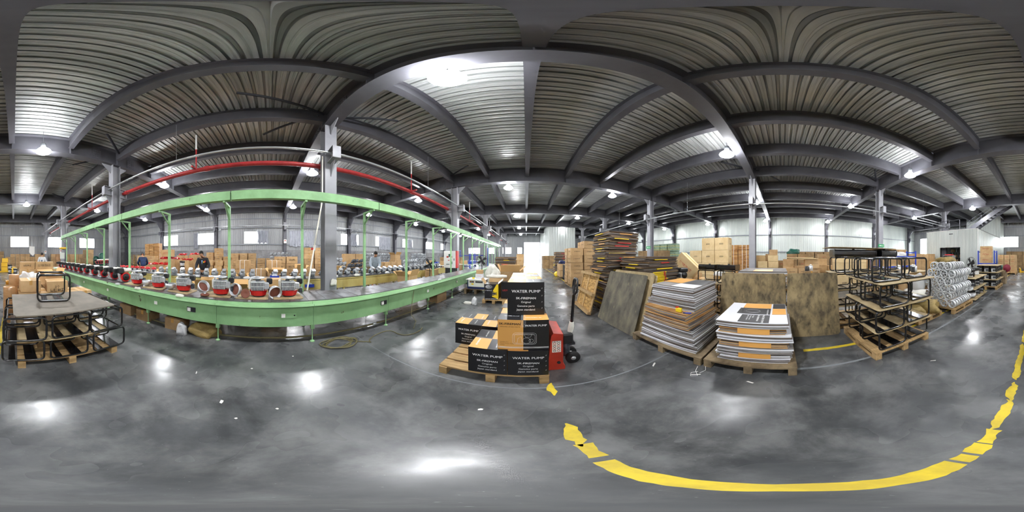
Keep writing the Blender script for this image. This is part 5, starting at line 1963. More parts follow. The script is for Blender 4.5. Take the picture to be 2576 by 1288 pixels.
# generator cartons, strapped cartons and plain cartons by the steel column
stack('large pale generator carton in the stack before the column', 7.35, 2.75, 1, 3, 4, (.58, .66, .585), 0, gap=.03, m='cardboard_pale', ink=('6500', .1, 'ink_black'), side='-x -y', group='large pale generator cartons before the column', skip=lambda i, j, k: (k == 3 and j == 2))
stack('large pale generator carton behind the fuel tanks', 7.0, -3.45, 1, 2, 3, (.6, .72, .59), 0, gap=.04, m='cardboard_pale', ink=('6500', .11, 'ink_black'), side='-x', group='large pale generator cartons behind the tanks')
stack('strapped orange brown carton in the tall stack', 8.75, 2.0, 1, 2, 8, (.45, .68, .255), 0, gap=.03, m='cardboard_orange', strap=2, tape=False, group='strapped orange cartons', jx=.02, jr=.035, ink=('#1', .06, 'ink_black'), side='-x')
stack('plain yellowish carton beside the column', 8.5, .45, 1, 2, 5, (.42, .5, .3), 0, m='cardboard_pale', group='plain cartons beside the column', skip=lambda i, j, k: k == 4 and j == 1)
stack('plain small carton behind the column', 9.3, 1.2, 1, 2, 5, (.4, .5, .3), 0, m='cardboard_pale', group='small cartons behind the column')
stack('taped carton with black print in the front row', 7.15, -1.42, 1, 3, 3, (.42, .455, .32), 0, m='cardboard', ink=('#5', .045, 'ink_black'), side='-x', group='taped cartons in the front row', gap=.03)
carton('printed generator carton lying on the taped front row cartons', (7.1, -1.3, .975), (.4, .62, .38), 0, 'cardboard', ink=('PORTABLE GASOLINE GENERATOR', .032, 'ink_black'), side='-x')
for i in range(3):
    o = MB().box((0, 0, .012), (.55, 1.1, .022)).build('flat_carton', 'cardboard_pale', None, (7.1, -1.0 + .12 * i, 1.36 + .03 * i), .1 * i)
    tag(o, 'flattened carton on the printed generator carton, %s' % ['lowest', 'middle one', 'uppermost'][i], 'carton', 'flattened cartons')
stack('brown carton behind the front row', 8.15, -2.55, 1, 5, 4, (.5, .52, .33), 0, group='cartons in the second row', skip=lambda i, j, k: k == 3 and j in (0, 3))
stack('darker brown carton in the back row', 10.2, -2.6, 1, 6, 4, (.6, .62, .4), 0, m='cardboard_brown', group='cartons in the back row', ink=('#4', .06, 'ink_red'), side='-x', skip=lambda i, j, k: k == 3 and j in (1, 4))
carton('single small carton on top of the cartons beside the column', (8.5, .45, 1.545), (.4, .42, .28), .1, 'cardboard')
blob('sack', 'green net bundle on the back row of cartons', 'sack', (10.2, -.75, 1.64), (.6, .8, .32), 'tank_green', 63)
# green wrapped bales by the white wall
for k in range(3):
    for i in range(1):
        for j in range(3):
            t = thing('bale', 'green wrapped bale by the white wall, %s tier, %s along' % (['bottom', 'middle', 'top'][k], ordinal(j + 1)), 'bale', (15.6 + 1.0 * i, 12.2 + 1.25 * j, 1.0 * k), RND.uniform(-.05, .05), 'green wrapped bales')
            MB().box((0, 0, .495), (.95, 1.18, .98), ch=.08).build('bale_body', 'bale_green', t)
            MB().bb((-.48, -.595, .32), (.48, .595, .345)).build('band', 'print_yellow', t)
            MB().bb((-.48, -.595, .68), (.48, .595, .705)).build('band', 'print_yellow', t)
stack('brown carton before the green bales', 11.5, 10.2, 1, 4, 4, (.8, .9, .5), 0, m='cardboard_brown', group='cartons before the green bales')
stack('brown carton along the white wall', 17.5, -6.0, 1, 5, 4, (.7, .9, .48), 0, m='cardboard_brown', group='cartons along the white wall', gap=.1)
# far cartons down the rear aisle
pallet('pallet under the carton stack down the rear aisle', 1.75, -14.3, 3.25, -13.0, m='pallet_wood')
stack('brown carton in the stack down the rear aisle', 2.05, -14.0, 3, 2, 4, (.45, .55, .36), .13, group='cartons down the rear aisle', ink=('#3', .07, 'ink_red'), side='+y')
stack('dark brown carton against the rear wall beside the yellow trucks', 1.5, -19.2, 4, 1, 5, (.6, .5, .4), 0, m='cardboard_brown', group='dark cartons at the rear wall')
t = thing('compressor', 'green motor with maroon pulley beside the three tier pallet', 'motor', (2.0, -8.6, 0))
MB().bb((-.3, -.2, 0), (.3, .2, .75)).build('stand', 'pallet_dark', t)
MB().lathe([(.001, -.2), (.12, -.2), (.15, -.15), (.15, .15), (.12, .2), (.001, .2)], 14, (.1, 0, .9), (1, 0, 0)).build('motor_body', 'tank_green', t)
MB().lathe([(.001, -.05), (.2, -.04), (.21, 0), (.2, .04), (.001, .05)], 18, (-.35, .05, .85), (0, 1, 0)).build('pulley', 'maroon', t)


def hand_truck(label, loc, rz):
    t = thing('pallet_truck', label, 'pallet jack', loc, rz, 'yellow pallet trucks')
    for y in (-.25, .25):
        MB().prism([(-.6, .03), (-.56, .08), (.6, .08), (.6, .02)], y - .08, y + .08, 'y').build('fork', 'yellow_paint', t)
    MB().prism([(.55, .0), (.75, .0), (.72, .4), (.64, .42)], -.3, .3, 'y').build('body', 'yellow_paint', t)
    return t


for i, (x, y, z, a) in enumerate(((1.0, -15.0, 0, .3), (.9, -16.9, 0, 1.5), (.9, -16.9, .43, 1.5), (.9, -16.9, .86, 1.6), (.0, -15.3, 0, 1.57), (.1, -16.95, 0, 1.5))):
    hand_truck('yellow pallet truck, %s of the group at the rear aisle end' % ordinal(i + 1), (x, y, z), a)

# ---------------------------------------------------------------- rear wall cartons and goods behind the low frame pallet
stack('brown carton along the rear wall below the window', -3.4, -19.6, 8, 1, 5, (.55, .5, .34), 0, group='cartons along the rear wall', ink=('#5', .045, 'ink_red'), side='+y', skip=lambda i, j, k: k == 4 and i in (2, 7))
stack('brown carton along the rear wall beyond the steel column', -5.4, -19.6, 2, 1, 5, (.55, .5, .34), 0, group='cartons beyond the rear column')
stack('brown carton along the rear wall past the red cabinet', -8.4, -19.6, 4, 1, 5, (.55, .5, .34), 0, group='cartons past the red cabinet')
t = thing('fire_cabinet', 'narrow red fire cabinet by the rear wall', 'cabinet', (-5.75, -18.6, 0))
MB().bb((-.22, -.15, 0), (.22, .15, 1.8)).build('body', 'cabinet_red', t)
MB().bb((-.18, .15, .1), (.18, .165, 1.7)).build('door', 'cabinet_red', t)
MB().bb((-.2, .165, 1.1), (-.02, .17, 1.65)).build('notice', 'paper', t)
t = thing('notice_board', 'crumpled white paper sheet hung before the rear wall', 'sheet', (-2.1, -18.9, 1.85))
MB().add([(-.32, 0, .75), (.3, 0, .8), (.34, .05, .1), (.1, .02, -.2), (-.12, .06, -.35), (-.3, .02, -.1)], [(0, 1, 2, 3, 4, 5)]).build('sheet', 'paper', t)
MB().tube([(0, 0, .75), (0, 0, 4.69)], .006, 4).build('cord', 'galv_pipe', t)
t = thing('hoist', 'yellow hoist box on a grey post beside the conveyor start', 'hoist', (-3.6, -11.6, 0))
MB().bb((-.06, -.06, 0), (.06, .06, 2.0)).build('post', 'column_paint', t)
MB().box((0, .1, 2.07), (.55, .3, .14), ch=.04).build('hoist_body', 'yellow_paint', t)
MB().bb((-.1, .06, 1.3), (.25, .1, 1.75)).build('control_plate', 'cream_panel', t)

pallet('pallet under the cartons behind the low frame pallet', -1.5, -4.75, .0, -3.2, m='pallet_wood')
GN = 'cartons behind the low frame pallet'
for i, (x, y, z, w, d, h, rz, l, kw) in enumerate((
        (-.4, -3.55, .133, .62, .6, .6, 0, 'bottom large carton behind the low frame pallet nearest the wrap rolls', {}),
        (-1.08, -3.55, .133, .62, .6, .58, 0, 'bottom large carton behind the low frame pallet nearest the conveyor', {}),
        (-.4, -4.3, .133, .62, .6, .6, 0, 'rear bottom large carton near the wrap rolls', {}), (-1.08, -4.3, .133, .62, .6, .58, 0, 'rear bottom large carton near the conveyor', {}),
        (-.34, -3.6, .742, .42, .5, .24, .05, 'flat taped carton on the cartons nearest the wrap rolls', {}), (-.92, -3.52, .722, .44, .42, .24, -.06, 'carton marked with two strokes behind the lone top frame', {'ink': ('2个\n#4', .07, 'ink_black'), 'side': '+y'}),
        (-1.57, -3.6, .0, .3, .5, .7, .04, 'tall carton at the conveyor side with a red stamp', {'ink': ('#1', .05, 'ink_red'), 'side': '+y'}),
        (-.5, -6.3, 0, .6, .7, 1.0, .02, 'bottom carton under the printed long cartons', {}), (-1.2, -6.3, 0, .75, .7, 1.0, .02, 'bottom carton under the printed long carton toward the conveyor', {}),
        (-.5, -6.25, 1.003, .55, .4, .27, .03, 'long carton with black characters behind the open one', {'ink': ('#4', .07, 'ink_black'), 'side': '+y'}), (-1.15, -6.25, 1.003, .68, .4, .27, -.02, 'longer carton with black characters and white tag', {'ink': ('#6', .075, 'ink_black'), 'side': '+y'}))):
    carton(l, (x, y, z), (w, d, h), rz, 'cardboard', group=GN, **kw)
carton('open topped carton above the lone top frame', (-1.0, -4.35, .713), (.5, .4, .28), .3, 'cardboard', openf=1, tape=False)
blob('plastic_bag', 'clear plastic bundle with red parts behind the wrap rolls', 'bag', (-.4, -4.9, .735), (.5, .4, .3), 'plastic_bag', 71)
blob('plastic_bag', 'white plastic bundle beside the open topped carton', 'bag', (-.75, -5.2, .5), (.6, .5, .45), 'white_sack', 72)
carton('low carton under the plastic bundles', (-.55, -5.15, 0), (.9, .6, .5), 0, 'cardboard_brown', tape=False)
GW = 'brown wrap rolls behind the low frame pallet'
for i, (x, y, z) in enumerate(((.0, -3.42, .0), (.0, -3.42, .285), (.0, -3.42, .57), (-.1, -3.95, .2), (-.1, -3.95, .485), (-.1, -3.95, .77))):
    t = thing('wrap_roll', 'brown stretch wrap roll, %s of the %s pile behind the low frame pallet' % (['lowest', 'middle', 'topmost'][i % 3], ['front', 'rear'][i // 3]), 'roll', (x + .1, y, z), 0, GW)
    MB().lathe([(.04, 0), (.125, 0), (.128, .01), (.128, .27), (.125, .28), (.04, .28)], 20).build('wrap', 'brown_wrap', t)
    MB().lathe([(.03, 0), (.04, 0), (.04, .283), (.03, .283), (.03, 0)], 14).build('core', 'cardboard', t)
t = thing('tape_roll', 'amber packing tape roll beside the brown wrap rolls', 'tape', (.13, -4.3, .75))
MB().lathe([(.04, 0), (.09, 0), (.09, .1), (.04, .1), (.04, 0)], 18).build('tape_wound', 'amber_tape', t)
MB().lathe([(.034, 0), (.04, 0), (.04, .1), (.034, .1), (.034, 0)], 14).build('core', 'cardboard', t)
carton('narrow carton holding the amber tape roll', (.12, -4.3, 0), (.25, .3, .747), 0, 'cardboard_brown', tape=False)
dk = [((x, y, z), a, 'dark engine in the row before the rear wall cartons, %s along' % ordinal(i + 1), 'dark engines near the rear wall') for i, (x, y, z, a) in enumerate(((.3, -12, 0, .3), (-.1, -12.1, .0, .9), (-.55, -12.3, 0, .2), (-1.0, -12.3, 0, 1.2), (-.1, -12.1, .288, .5), (.3, -12.0, .288, .1), (.3, -12.0, .576, .8)))]
for l, a, lb, g in dk:
    dup(K_, l, a, lb, g)
# cartons tucked under the green conveyor
for i, (y, w) in enumerate(((-3.15, .42), (-2.55, .36), (-1.75, .34))):
    carton('brown carton under the green conveyor, %s from the low frame pallet' % ordinal(i + 1), (-2.75, y, 0), (.4, w, .25), .05, 'cardboard_brown', group='cartons under the green conveyor')
blob('sack', 'printed brown paper sack slumped under the green conveyor', 'sack', (-2.68, -1.15, 0), (.4, .6, .22), 'khaki_sack', 81)
blob('plastic_bag', 'white plastic bag hanging out under the green conveyor', 'bag', (-2.5, -1.5, 0), (.16, .2, .24), 'plastic_bag', 82)
carton('brown carton under the far end of the green conveyor', (-2.8, 4.6, 0), (.4, .6, .3), 0, 'cardboard_brown')

# ---------------------------------------------------------------- goods behind the ochre conveyor
stack('brown carton in the peaked pile behind the black jacketed worker', -11.0, -4.75, 1, 4, 7, (.5, .5, .285), 0, gap=.1, jx=.03, jr=.07, group='cartons in the peaked pile', skip=lambda i, j, k: (k >= 5 and j in (0, 3)) or (k == 6 and j == 1), ink=('#4', .04, 'ink_black'), side='+x')
stack('brown carton in front of the peaked pile', -9.6, -4.2, 1, 4, 4, (.5, .47, .3), .0, jr=.07, jx=.03, gap=.1, group='cartons before the peaked pile', skip=lambda i, j, k: k == 3 and j in (0,))
stack('brown carton in the long low wall of cartons', -11.2, -2.4, 1, 5, 5, (.5, .52, .33), 0, gap=.08, jr=.05, jx=.025, group='cartons in the long low wall', ink=('#4', .04, 'ink_black'), side='+x', skip=lambda i, j, k: k == 4 and j > 2)
for i, (y, z, l) in enumerate(((-1.35, 0, 'bottom'), (-1.35, .43, 'second'), (-1.35, .86, 'third'), (-.55, 0, 'bottom'), (-.55, .43, 'second'), (.2, 0, 'bottom'), (.2, .43, 'second'), (.2, .86, 'third'))):
    carton('white strapped brown carton behind the silver blocks, %s tier, %s column' % (l, ordinal([-1.35, -.55, .2].index(y) + 1)), (-8.2, y, z), (.55, .68, .425), .02 * i - .06, 'cardboard', strap=2, tape=False, group='white strapped cartons')
for i, (x, y, w, h, l) in enumerate(((-7.2, -1.05, .5, .55, 'open carton with raised flaps beside the green post'), (-7.3, .3, .6, .75, 'open wide carton with a flap folded toward the silver blocks'), (-7.2, 1.35, .4, .95, 'tall strapped open carton beside the wide open one'), (-7.4, 2.9, .6, .8, 'open carton with torn flaps near the grey column'), (-7.0, -5.2, .6, .6, 'open carton behind the red capped engines'))):
    carton(l, (x, y, 0), (.55, w, h), .2 * (i - 2), 'cardboard', openf=1, tape=False)
stack('brown carton with black stencil behind the open cartons', -9.0, .55, 1, 2, 4, (.5, .6, .36), .0, group='stencilled cartons', ink=('#3', .1, 'ink_black'), side='+x')
stack('brown carton in the neat tall stack beside the grey column', -9.6, 2.3, 1, 2, 6, (.55, .55, .325), 0, gap=.06, jr=.03, jx=.02, group='cartons in the neat tall stack', ink=('#4', .04, 'ink_black'), side='+x')
stack('brown carton in the square stack by the casting heaps', -8.6, 4.5, 1, 2, 4, (.6, .62, .4), 0, group='cartons in the square stack')
stack('brown carton behind the grey sweatshirt worker', -8.2, 6.4, 1, 3, 3, (.5, .55, .36), 0, group='cartons behind the grey worker', gap=.06)
carton('open brown carton on the casting wall beyond the grey worker', (-9.5, 9.2, 1.2), (.5, .7, .4), .2, 'cardboard', openf=1, tape=False)
carton('support carton under the open one by the casting wall', (-9.5, 9.2, 0), (.6, .8, 1.197), .1, 'cardboard')
carton('large open carton with spread flaps between the two conveyors', (-4.35, 4.9, 0), (.55, .65, .72), .2, 'cardboard', openf=1, tape=False)
carton('brown carton behind the fan between the conveyors', (-4.75, 7.3, 0), (.5, .6, .8), .1, 'cardboard')
carton('folded carton standing behind the upturned engines', (-3.75, .1, 0), (.35, .6, .98), 0, 'cardboard', tape=False)
carton('low carton behind the upturned engines nearer the grey column', (-3.7, -.7, 0), (.35, .4, .8), .1, 'cardboard_brown', openf=1, tape=False)
carton('low carton behind the upturned engines nearer the red engines', (-3.7, -1.5, 0), (.35, .5, .8), .1, 'cardboard_brown', openf=1, tape=False)

# alloy casting heaps (identical castings)
CM = MB()
CM.lathe([(.001, -.07), (.07, -.07), (.095, -.05), (.1, 0), (.09, .06), (.06, .075), (.001, .075)], 10, (0, 0, .1), (1, 0, 0))
CM.box((0, .05, .15), (.1, .12, .09), (.6, 0, 0), ch=.01)
CM.box((0, -.05, .04), (.15, .16, .06), ch=.01)
casting = CM.mesh('engine_casting', 'block_alloy')
dcast = CM.mesh('engine_casting', 'dark_alloy')


def bin_(label, x, y, w, d, h):
    t = thing('wooden_bin', label, 'bin', (x, y, 0), 0, 'wooden bins under castings')
    n = max(2, int(h / .18))
    for k in range(n):
        MB().bb((-w / 2, -d / 2, h * k / n), (w / 2, d / 2, h * (k + 1) / n - .012)).build('side_board', 'pallet_dark', t)


def casting_wall(lab, grp, x0, y0, nx, ny, nz, z0=0., me=casting, px=.25, py=.235, pz=.225, slope=0):
    for k in range(nz):
        for i in range(nx):
            for j in range(ny):
                if slope and (j < k * slope or j >= ny - k * slope):
                    continue
                if nx > 1 and i < nx - 1 and k < nz - 1:
                    continue
                o = put('engine_casting', me, None, (x0 + px * i + RND.uniform(-.02, .02), y0 + py * j + RND.uniform(-.03, .03), z0 + pz * k), (RND.uniform(-.1, .1), RND.uniform(-.1, .1), RND.uniform(-.3, .3)))
                tag(o, '%s, %s tier, %s along' % (lab, ordinal(k + 1), ordinal(j + 1)), 'casting', grp)


casting_wall('silver casting before the side wall column', 'silver castings before the wall column', -10.4, .1, 1, 6, 4, .86)
bin_('wooden bin under the silver castings before the wall column', -10.4, .62, .5, 1.5, .85)
casting_wall('silver casting in the heap beyond the grey column', 'silver castings beyond the grey column', -8.3, 2.9, 1, 6, 3, .75, slope=.6)
bin_('wooden bin under the silver castings beyond the grey column', -8.3, 3.45, .5, 1.5, .74)
casting_wall('silver casting in the long wall beyond the worker', 'silver castings in the long wall', -11.3, 7.0, 1, 15, 5, .62)
bin_('long wooden plinth under the stacked casting wall', -11.3, 8.6, .4, 3.6, .61)
casting_wall('dark casting in the black heap beside the worker', 'black castings beside the grey worker', -7.5, 3.75, 1, 6, 4, .45, dcast, slope=.5)
bin_('low wooden bin under the black castings', -7.5, 4.3, .45, 1.5, .44)
casting_wall('silver casting in the second wall toward the far end', 'silver castings in the second wall', -10.2, 12.2, 1, 10, 6, .42)
bin_('wooden plinth under the second casting wall', -10.2, 13.2, .4, 2.4, .41)
casting_wall('silver casting heaped behind the far blocks', 'silver castings behind the far blocks', -7.2, 7.8, 1, 6, 3, .6)
bin_('wooden bin under the castings behind the far blocks', -7.2, 8.4, .4, 1.5, .59)

# stacked empty pallets, orange strapped tower, red part cartons
pt = pallet('empty pallet, first from the floor in the pile behind the navy worker', -11.5, -12.0, -10.3, -10.8, group='empty pallets in the pile')
for k in range(1, 11):
    dup(pt, (-10.9 + RND.uniform(-.05, .05), -11.4 + RND.uniform(-.06, .06), .148 * k), RND.uniform(-.06, .06), 'empty pallet, %s from the floor in the pile behind the navy worker' % ordinal(k + 1), 'empty pallets in the pile')
stack('orange strapped carton in the tower behind the navy worker', -10.9, -10.0, 1, 3, 8, (.5, .5, .315), 0, m='cardboard_orange', strap=2, tape=False, group='orange strapped cartons in the tower')
stack('brown carton with red print before the orange tower', -9.2, -9.2, 1, 3, 4, (.5, .55, .36), .05, group='cartons before the orange tower', ink=('#4', .06, 'ink_red'), side='+x')


def red_heap(label, loc, w, d, n, seed):
    r = random.Random(seed)
    q = MB()
    for _ in range(n):
        q.box((r.uniform(-w, w) / 2, r.uniform(-d, d) / 2, r.uniform(0, .1)), (r.uniform(.08, .16), r.uniform(.08, .16), .03), (r.uniform(-.8, .8), r.uniform(-.8, .8), r.uniform(0, 3)), ch=.008)
    o = q.build('red_parts_rubble', 'red_paint', None, loc)
    tag(o, label, 'red parts', 'heaps of red parts', 'stuff')


GR2 = 'open cartons of red parts'
for i, (x, y, z, w, h) in enumerate(((-7.9, -6.8, 0, .7, .95), (-7.9, -5.95, 0, .7, .95), (-8.7, -6.3, .0, .7, 1.3), (-9.6, -5.35, 0, .7, 1.2), (-9.8, -6.4, 0, .7, 1.25), (-9.8, -7.4, 0, .7, 1.25), (-11.6, -5.8, 0, .7, 1.6), (-11.6, -6.9, 0, .7, 1.55))):
    carton('brown carton heaped with red parts, %s behind the silver blocks' % ordinal(i + 1), (x, y, z), (.6, w, h), .1 * (i % 3 - 1), 'cardboard', tape=False, group=GR2, ink=('#2', .1, 'ink_red'), side='+x')
    red_heap('heap of loose red parts on the %s carton of red parts' % ordinal(i + 1), (x, y, z + h + .03), .5, w - .1, 22, 100 + i)
carton('carton with red print standing among the red parts', (-8.7, -6.3, 1.46), (.5, .75, .45), .05, 'cardboard', ink=('#4', .1, 'ink_red'), side='+x')
# tall column of black and red engines between the cartons
for k in range(4):
    dup(K_, (-8.3, -4.95, .02 + .3 * k), .4 * k, 'dark engine in the single column among the red part cartons, %s from the floor' % ordinal(k + 1), 'column of dark engines')
# collapsed brown carton pile, tanks, bench
stack('crumpled brown carton under the rear corner window', -7.4, -16.2, 1, 3, 5, (.6, .6, .42), .0, gap=.09, jx=.03, m='cardboard_brown', group='crumpled cartons under the corner window', skip=lambda i, j, k: k > 2 and j == 0)
for i, (x, y, h) in enumerate(((-9.2, -16.8, 1.5), (-9.7, -16.2, 1.85))):
    t = thing('air_tank', ['shorter', 'taller'][i] + ' dark green air tank standing near the rear corner', 'tank', (x, y, 0), 0, 'green air tanks')
    MB().lathe([(.1, .12), (.3, .2), (.36, .3), (.36, h - .2), (.3, h - .08), (.1, h), (.001, h)], 18).build('tank_shell', 'tank_green', t)
    for a in range(3):
        MB().bb((-.02, -.02, 0), (.02, .02, .25)).build('leg', 'tank_green', t, (.25 * math.cos(a * 2.1), .25 * math.sin(a * 2.1), 0))
    MB().bb((.2, .28, h * .5), (.3, .34, h * .5 + .2)).build('gauge_label', 'print_yellow', t)
t = thing('work_bench', 'black work bench carrying red engines behind the grey column', 'bench', (-7.3, -12.0, 0), .55)
MB().bb((-1.2, -.3, .82), (1.2, .3, .86)).build('bench_top', 'dark_steel', t)
for x in (-1.15, 1.15):
    for y in (-.26, .26):
        MB().bb((x - .03, y - .03, 0), (x + .03, y + .03, .82)).build('leg', 'dark_steel', t)
for i in range(6):
    u = -1.0 + .4 * i
    dup(E_, (-7.3 + u * math.cos(.55), -12 + u * math.sin(.55), .86), 1.0, 'red and black engine on the black work bench, %s from the rear' % ordinal(i + 1), 'engines on the black bench')
t = thing('white_board', 'white sheeted board with blue edges behind the empty pallets', 'board', (-14.2, -13.4, 0), .8)
MB().bb((-1.1, -.02, 1.75), (1.1, .02, 2.6)).build('sheet', 'wall_white', t)
MB().bb((-1.12, -.03, 1.68), (1.12, .03, 1.75)).build('edge_strip', 'blue_paint', t)
MB().bb((-1.12, -.03, 2.6), (1.12, .03, 2.66)).build('edge_strip', 'blue_paint', t)
for x in (-1.08, 1.08):
    MB().bb((x - .03, -.03, 0), (x + .03, .03, 2.66)).build('post', 'dark_brace', t)
t = thing('wire_basket', 'yellow wire basket behind the black jacketed worker', 'basket', (-7.3, -2.2, 0))
for i in range(10):
    MB().bb((.24, -.5 + .11 * i, .3), (.25, -.49 + .11 * i, .85)).build('wire', 'yellow_paint', t)
for z in (.3, .48, .66, .84):
    MB().bb((.235, -.5, z), (.25, .5, z + .015)).build('wire', 'yellow_paint', t)
MB().bb((-.25, -.5, .28), (.25, .5, .3)).build('tray', 'yellow_paint', t)
MB().bb((-.25, -.5, 0), (.25, .5, .28)).build('plinth', 'cardboard', t)
# bags and trays on the ochre conveyor edge
for i, (y, s_, m) in enumerate(((-3.9, .22, 'plastic_bag'), (-2.5, .2, 'plastic_bag'), (-1.9, .22, 'plastic_bag'), (-.75, .24, 'plastic_bag'), (-.35, .26, 'plastic_bag'), (.95, .3, 'plastic_bag'), (2.2, .25, 'plastic_bag'), (3.1, .2, 'white_sack'), (4.6, .22, 'plastic_bag'))):
    blob('plastic_bag', 'small %s bag on the ochre conveyor edge, %s from the red capped engines' % ('clear' if m == 'plastic_bag' else 'white', ordinal(i + 1)), 'bag', (-5.24, y, .753), (.16, s_, .09), m, 200 + i, sub=2, group='plastic bags on the ochre conveyor')
for i, (x, y, z) in enumerate(((-5.32, .15, .752), (-5.2, 1.28, .47))):
    t = thing('parts_tray', ['blue plastic parts tray on the ochre conveyor', 'dark blue plastic tray hung on the ochre conveyor side'][i], 'tray', (x, y, z))
    q = MB()
    q.box((0, 0, .01), (.16, .3, .02))
    for lo, hi in (((-.08, -.15, .02), (-.07, .15, .1)), ((.07, -.15, .02), (.08, .15, .1)), ((-.07, -.15, .02), (.07, -.14, .1)), ((-.07, .14, .02), (.07, .15, .1))):
        q.bb(lo, hi)
    q.build('tray_body', 'blue_paint', t)
    blob('bag_liner', '', '', (0, 0, .03), (.12, .2, .12), 'plastic_bag', 220 + i, parent=t)
for i, (y, m) in enumerate(((-2.65, 'white_sack'), (-1.55, 'white_sack'), (-3.4, 'plastic_bag'), (4.3, 'plastic_bag'))):
    blob('plastic_bag', ['crumpled white paper on the green rail below the last upturned engine', 'white foam pad on the green rail below the third upturned engine', 'clear bag beside the red engine at the changeover', 'clear bag hanging on the bare stretch of the green conveyor'][i], 'bag', (-2.52, y, .742 if i < 3 else .75), (.1, .2, .06), m, 230 + i, sub=2, group='scraps on the green conveyor')
t = thing('air_line', 'slanting pale air drop pipe with red valve beside the grey column', 'pipe', (0, 0, 0))
MB().tube([(-3.36, .78, .76), (-3.75, 1.25, 2.9), (-3.8, 1.27, 4.3)], .018, 8).build('pipe_length', 'white_plastic', t)
MB().cyl((-3.53, .98, 1.62), (-3.56, 1.01, 1.75), .03, n=10).build('fitting', 'white_paint', t)
MB().box((-3.55, .95, 1.66), (.05, .07, .05), ch=.01).build('valve', 'red_paint', t)
blob('plastic_bag', 'white plastic bag hanging on the big grey column', 'bag', (-3.65, 1.5, .78), (.06, .16, .17), 'white_sack', 240)

# control cabinet on the further column
t = thing('control_cabinet', 'white electric control cabinet with red side on the further column', 'cabinet', (-4.0, 8.03, .85))
MB().bb((-.36, -.12, 0), (.36, .12, .92)).build('body', 'white_paint', t)
MB().bb((-.33, -.135, .04), (.31, -.12, .88)).build('door', 'white_paint', t)
MB().bb((.36, -.12, 0), (.43, .12, .92)).build('side_panel', 'cabinet_red', t)
MB().bb((.26, -.15, .4), (.29, -.135, .52)).build('handle', 'black_plastic', t)
for x, z, w, h in ((-.12, .6, .12, .1), (.1, .6, .12, .1), (0, .68, .12, .16), (-.05, .42, .1, .04), (-.1, .2, .2, .03), (.12, .28, .1, .14)):
    MB().bb((x - w / 2, -.138, z - h / 2), (x + w / 2, -.135, z + h / 2)).build('print_patch', 'ink_red' if w < .13 and h < .12 else 'tank_green', t)
MB().bb((-.3, -.05, -.85), (.3, .05, 0)).build('stand', 'dark_steel', t)

# far end clutter
stack('brown carton in the far stack by the aisle', -.95, 11.7, 2, 1, 4, (.5, .6, .4), 0, group='cartons in the far stack', skip=lambda i, j, k: k == 3 and i == 0)
rack('blue rack in the far assembly corner', (-4.6, 15.5, 0), 1.8, .6, 2.3, (.4, 1.0, 1.6), .2)
rack('second blue rack in the far assembly corner', (-6.6, 17.5, 0), 1.8, .6, 2.2, (.4, 1.0, 1.6), .1)
stack('brown carton in the far assembly corner', -8.6, 15.6, 4, 1, 3, (.6, .6, .45), 0, group='cartons on the far benches')
for i, (x, y) in enumerate(((-5.6, 10.6), (-4.9, 12.8), (-7.5, 11.5))):
    t = thing('work_bench', 'cluttered far work bench, %s past the control cabinet' % ordinal(i + 1), 'bench', (x, y, 0), .1, 'far work benches')
    MB().bb((-.8, -.35, .78), (.8, .35, .82)).build('bench_top', 'cream_panel', t)
    for a in (-.75, .75):
        for b_ in (-.3, .3):
            MB().bb((a - .03, b_ - .03, 0), (a + .03, b_ + .03, .78)).build('leg', 'navy_panel', t)
    carton('carton on the cluttered far bench, %s past the control cabinet' % ordinal(i + 1), (x - .2, y, .822), (.5, .4, .3), .2, 'cardboard', group='cartons on far work benches')
    o = MB().box((0, 0, .1), (.4, .3, .2), ch=.02).build('parts_bin', 'blue_paint', None, (x + .4, y, .822), .2)
    tag(o, 'blue parts bin on the far bench, %s past the control cabinet' % ordinal(i + 1), 'bin', 'blue parts bins')

# exit signs and notices on columns
for i, (x, y, rz, lab) in enumerate(((7.805, 8.35, -PI / 2, 'green exit sign on the column behind the brown towers'), (7.805, -5.45, -PI / 2, 'green exit sign on the column behind the black fuel tanks'))):
    t = thing('exit_sign', lab, 'sign', (x, y, 2.1), rz, 'green exit signs')
    MB().bb((-.2, -.015, -.08), (.2, .015, .08)).build('plate', 'sign_green', t)
    MB().prism([(-.15, 0), (-.09, .04), (-.09, .015), (.0, .015), (0, -.015), (-.09, -.015), (-.09, -.04)], -.018, -.0155, 'y').build('arrow', 'print_white', t)
    lettering(t, '#3', .06, 'print_white', (.1, -.017, -.025), (PI / 2, 0, 0))
for i, (x, y, rz, z) in enumerate(((-3.74, -19.09, PI, 1.95), (-15.45, 1.45, PI / 2, 2.9), (-3.69, -12.3, PI - .2, 1.85), (-15.45, -12.35, PI / 2, 1.7))):
    t = thing('notice', ['white notice on the column before the rear wall', 'white notice with red print on the grey wall column', 'white notice on the column at the conveyor start', 'small yellow notice on the corner wall column'][i], 'notice', (x, y, z), rz, 'paper notices on columns')
    MB().bb((-.13, -.012, -.18), (.13, -.006, .18)).build('paper', 'paper', t)
    MB().bb((-.08, -.014, .02), (.08, -.012, .1)).build('print_patch', 'ink_red' if i != 3 else 'print_yellow', t)

# curtains at the side windows


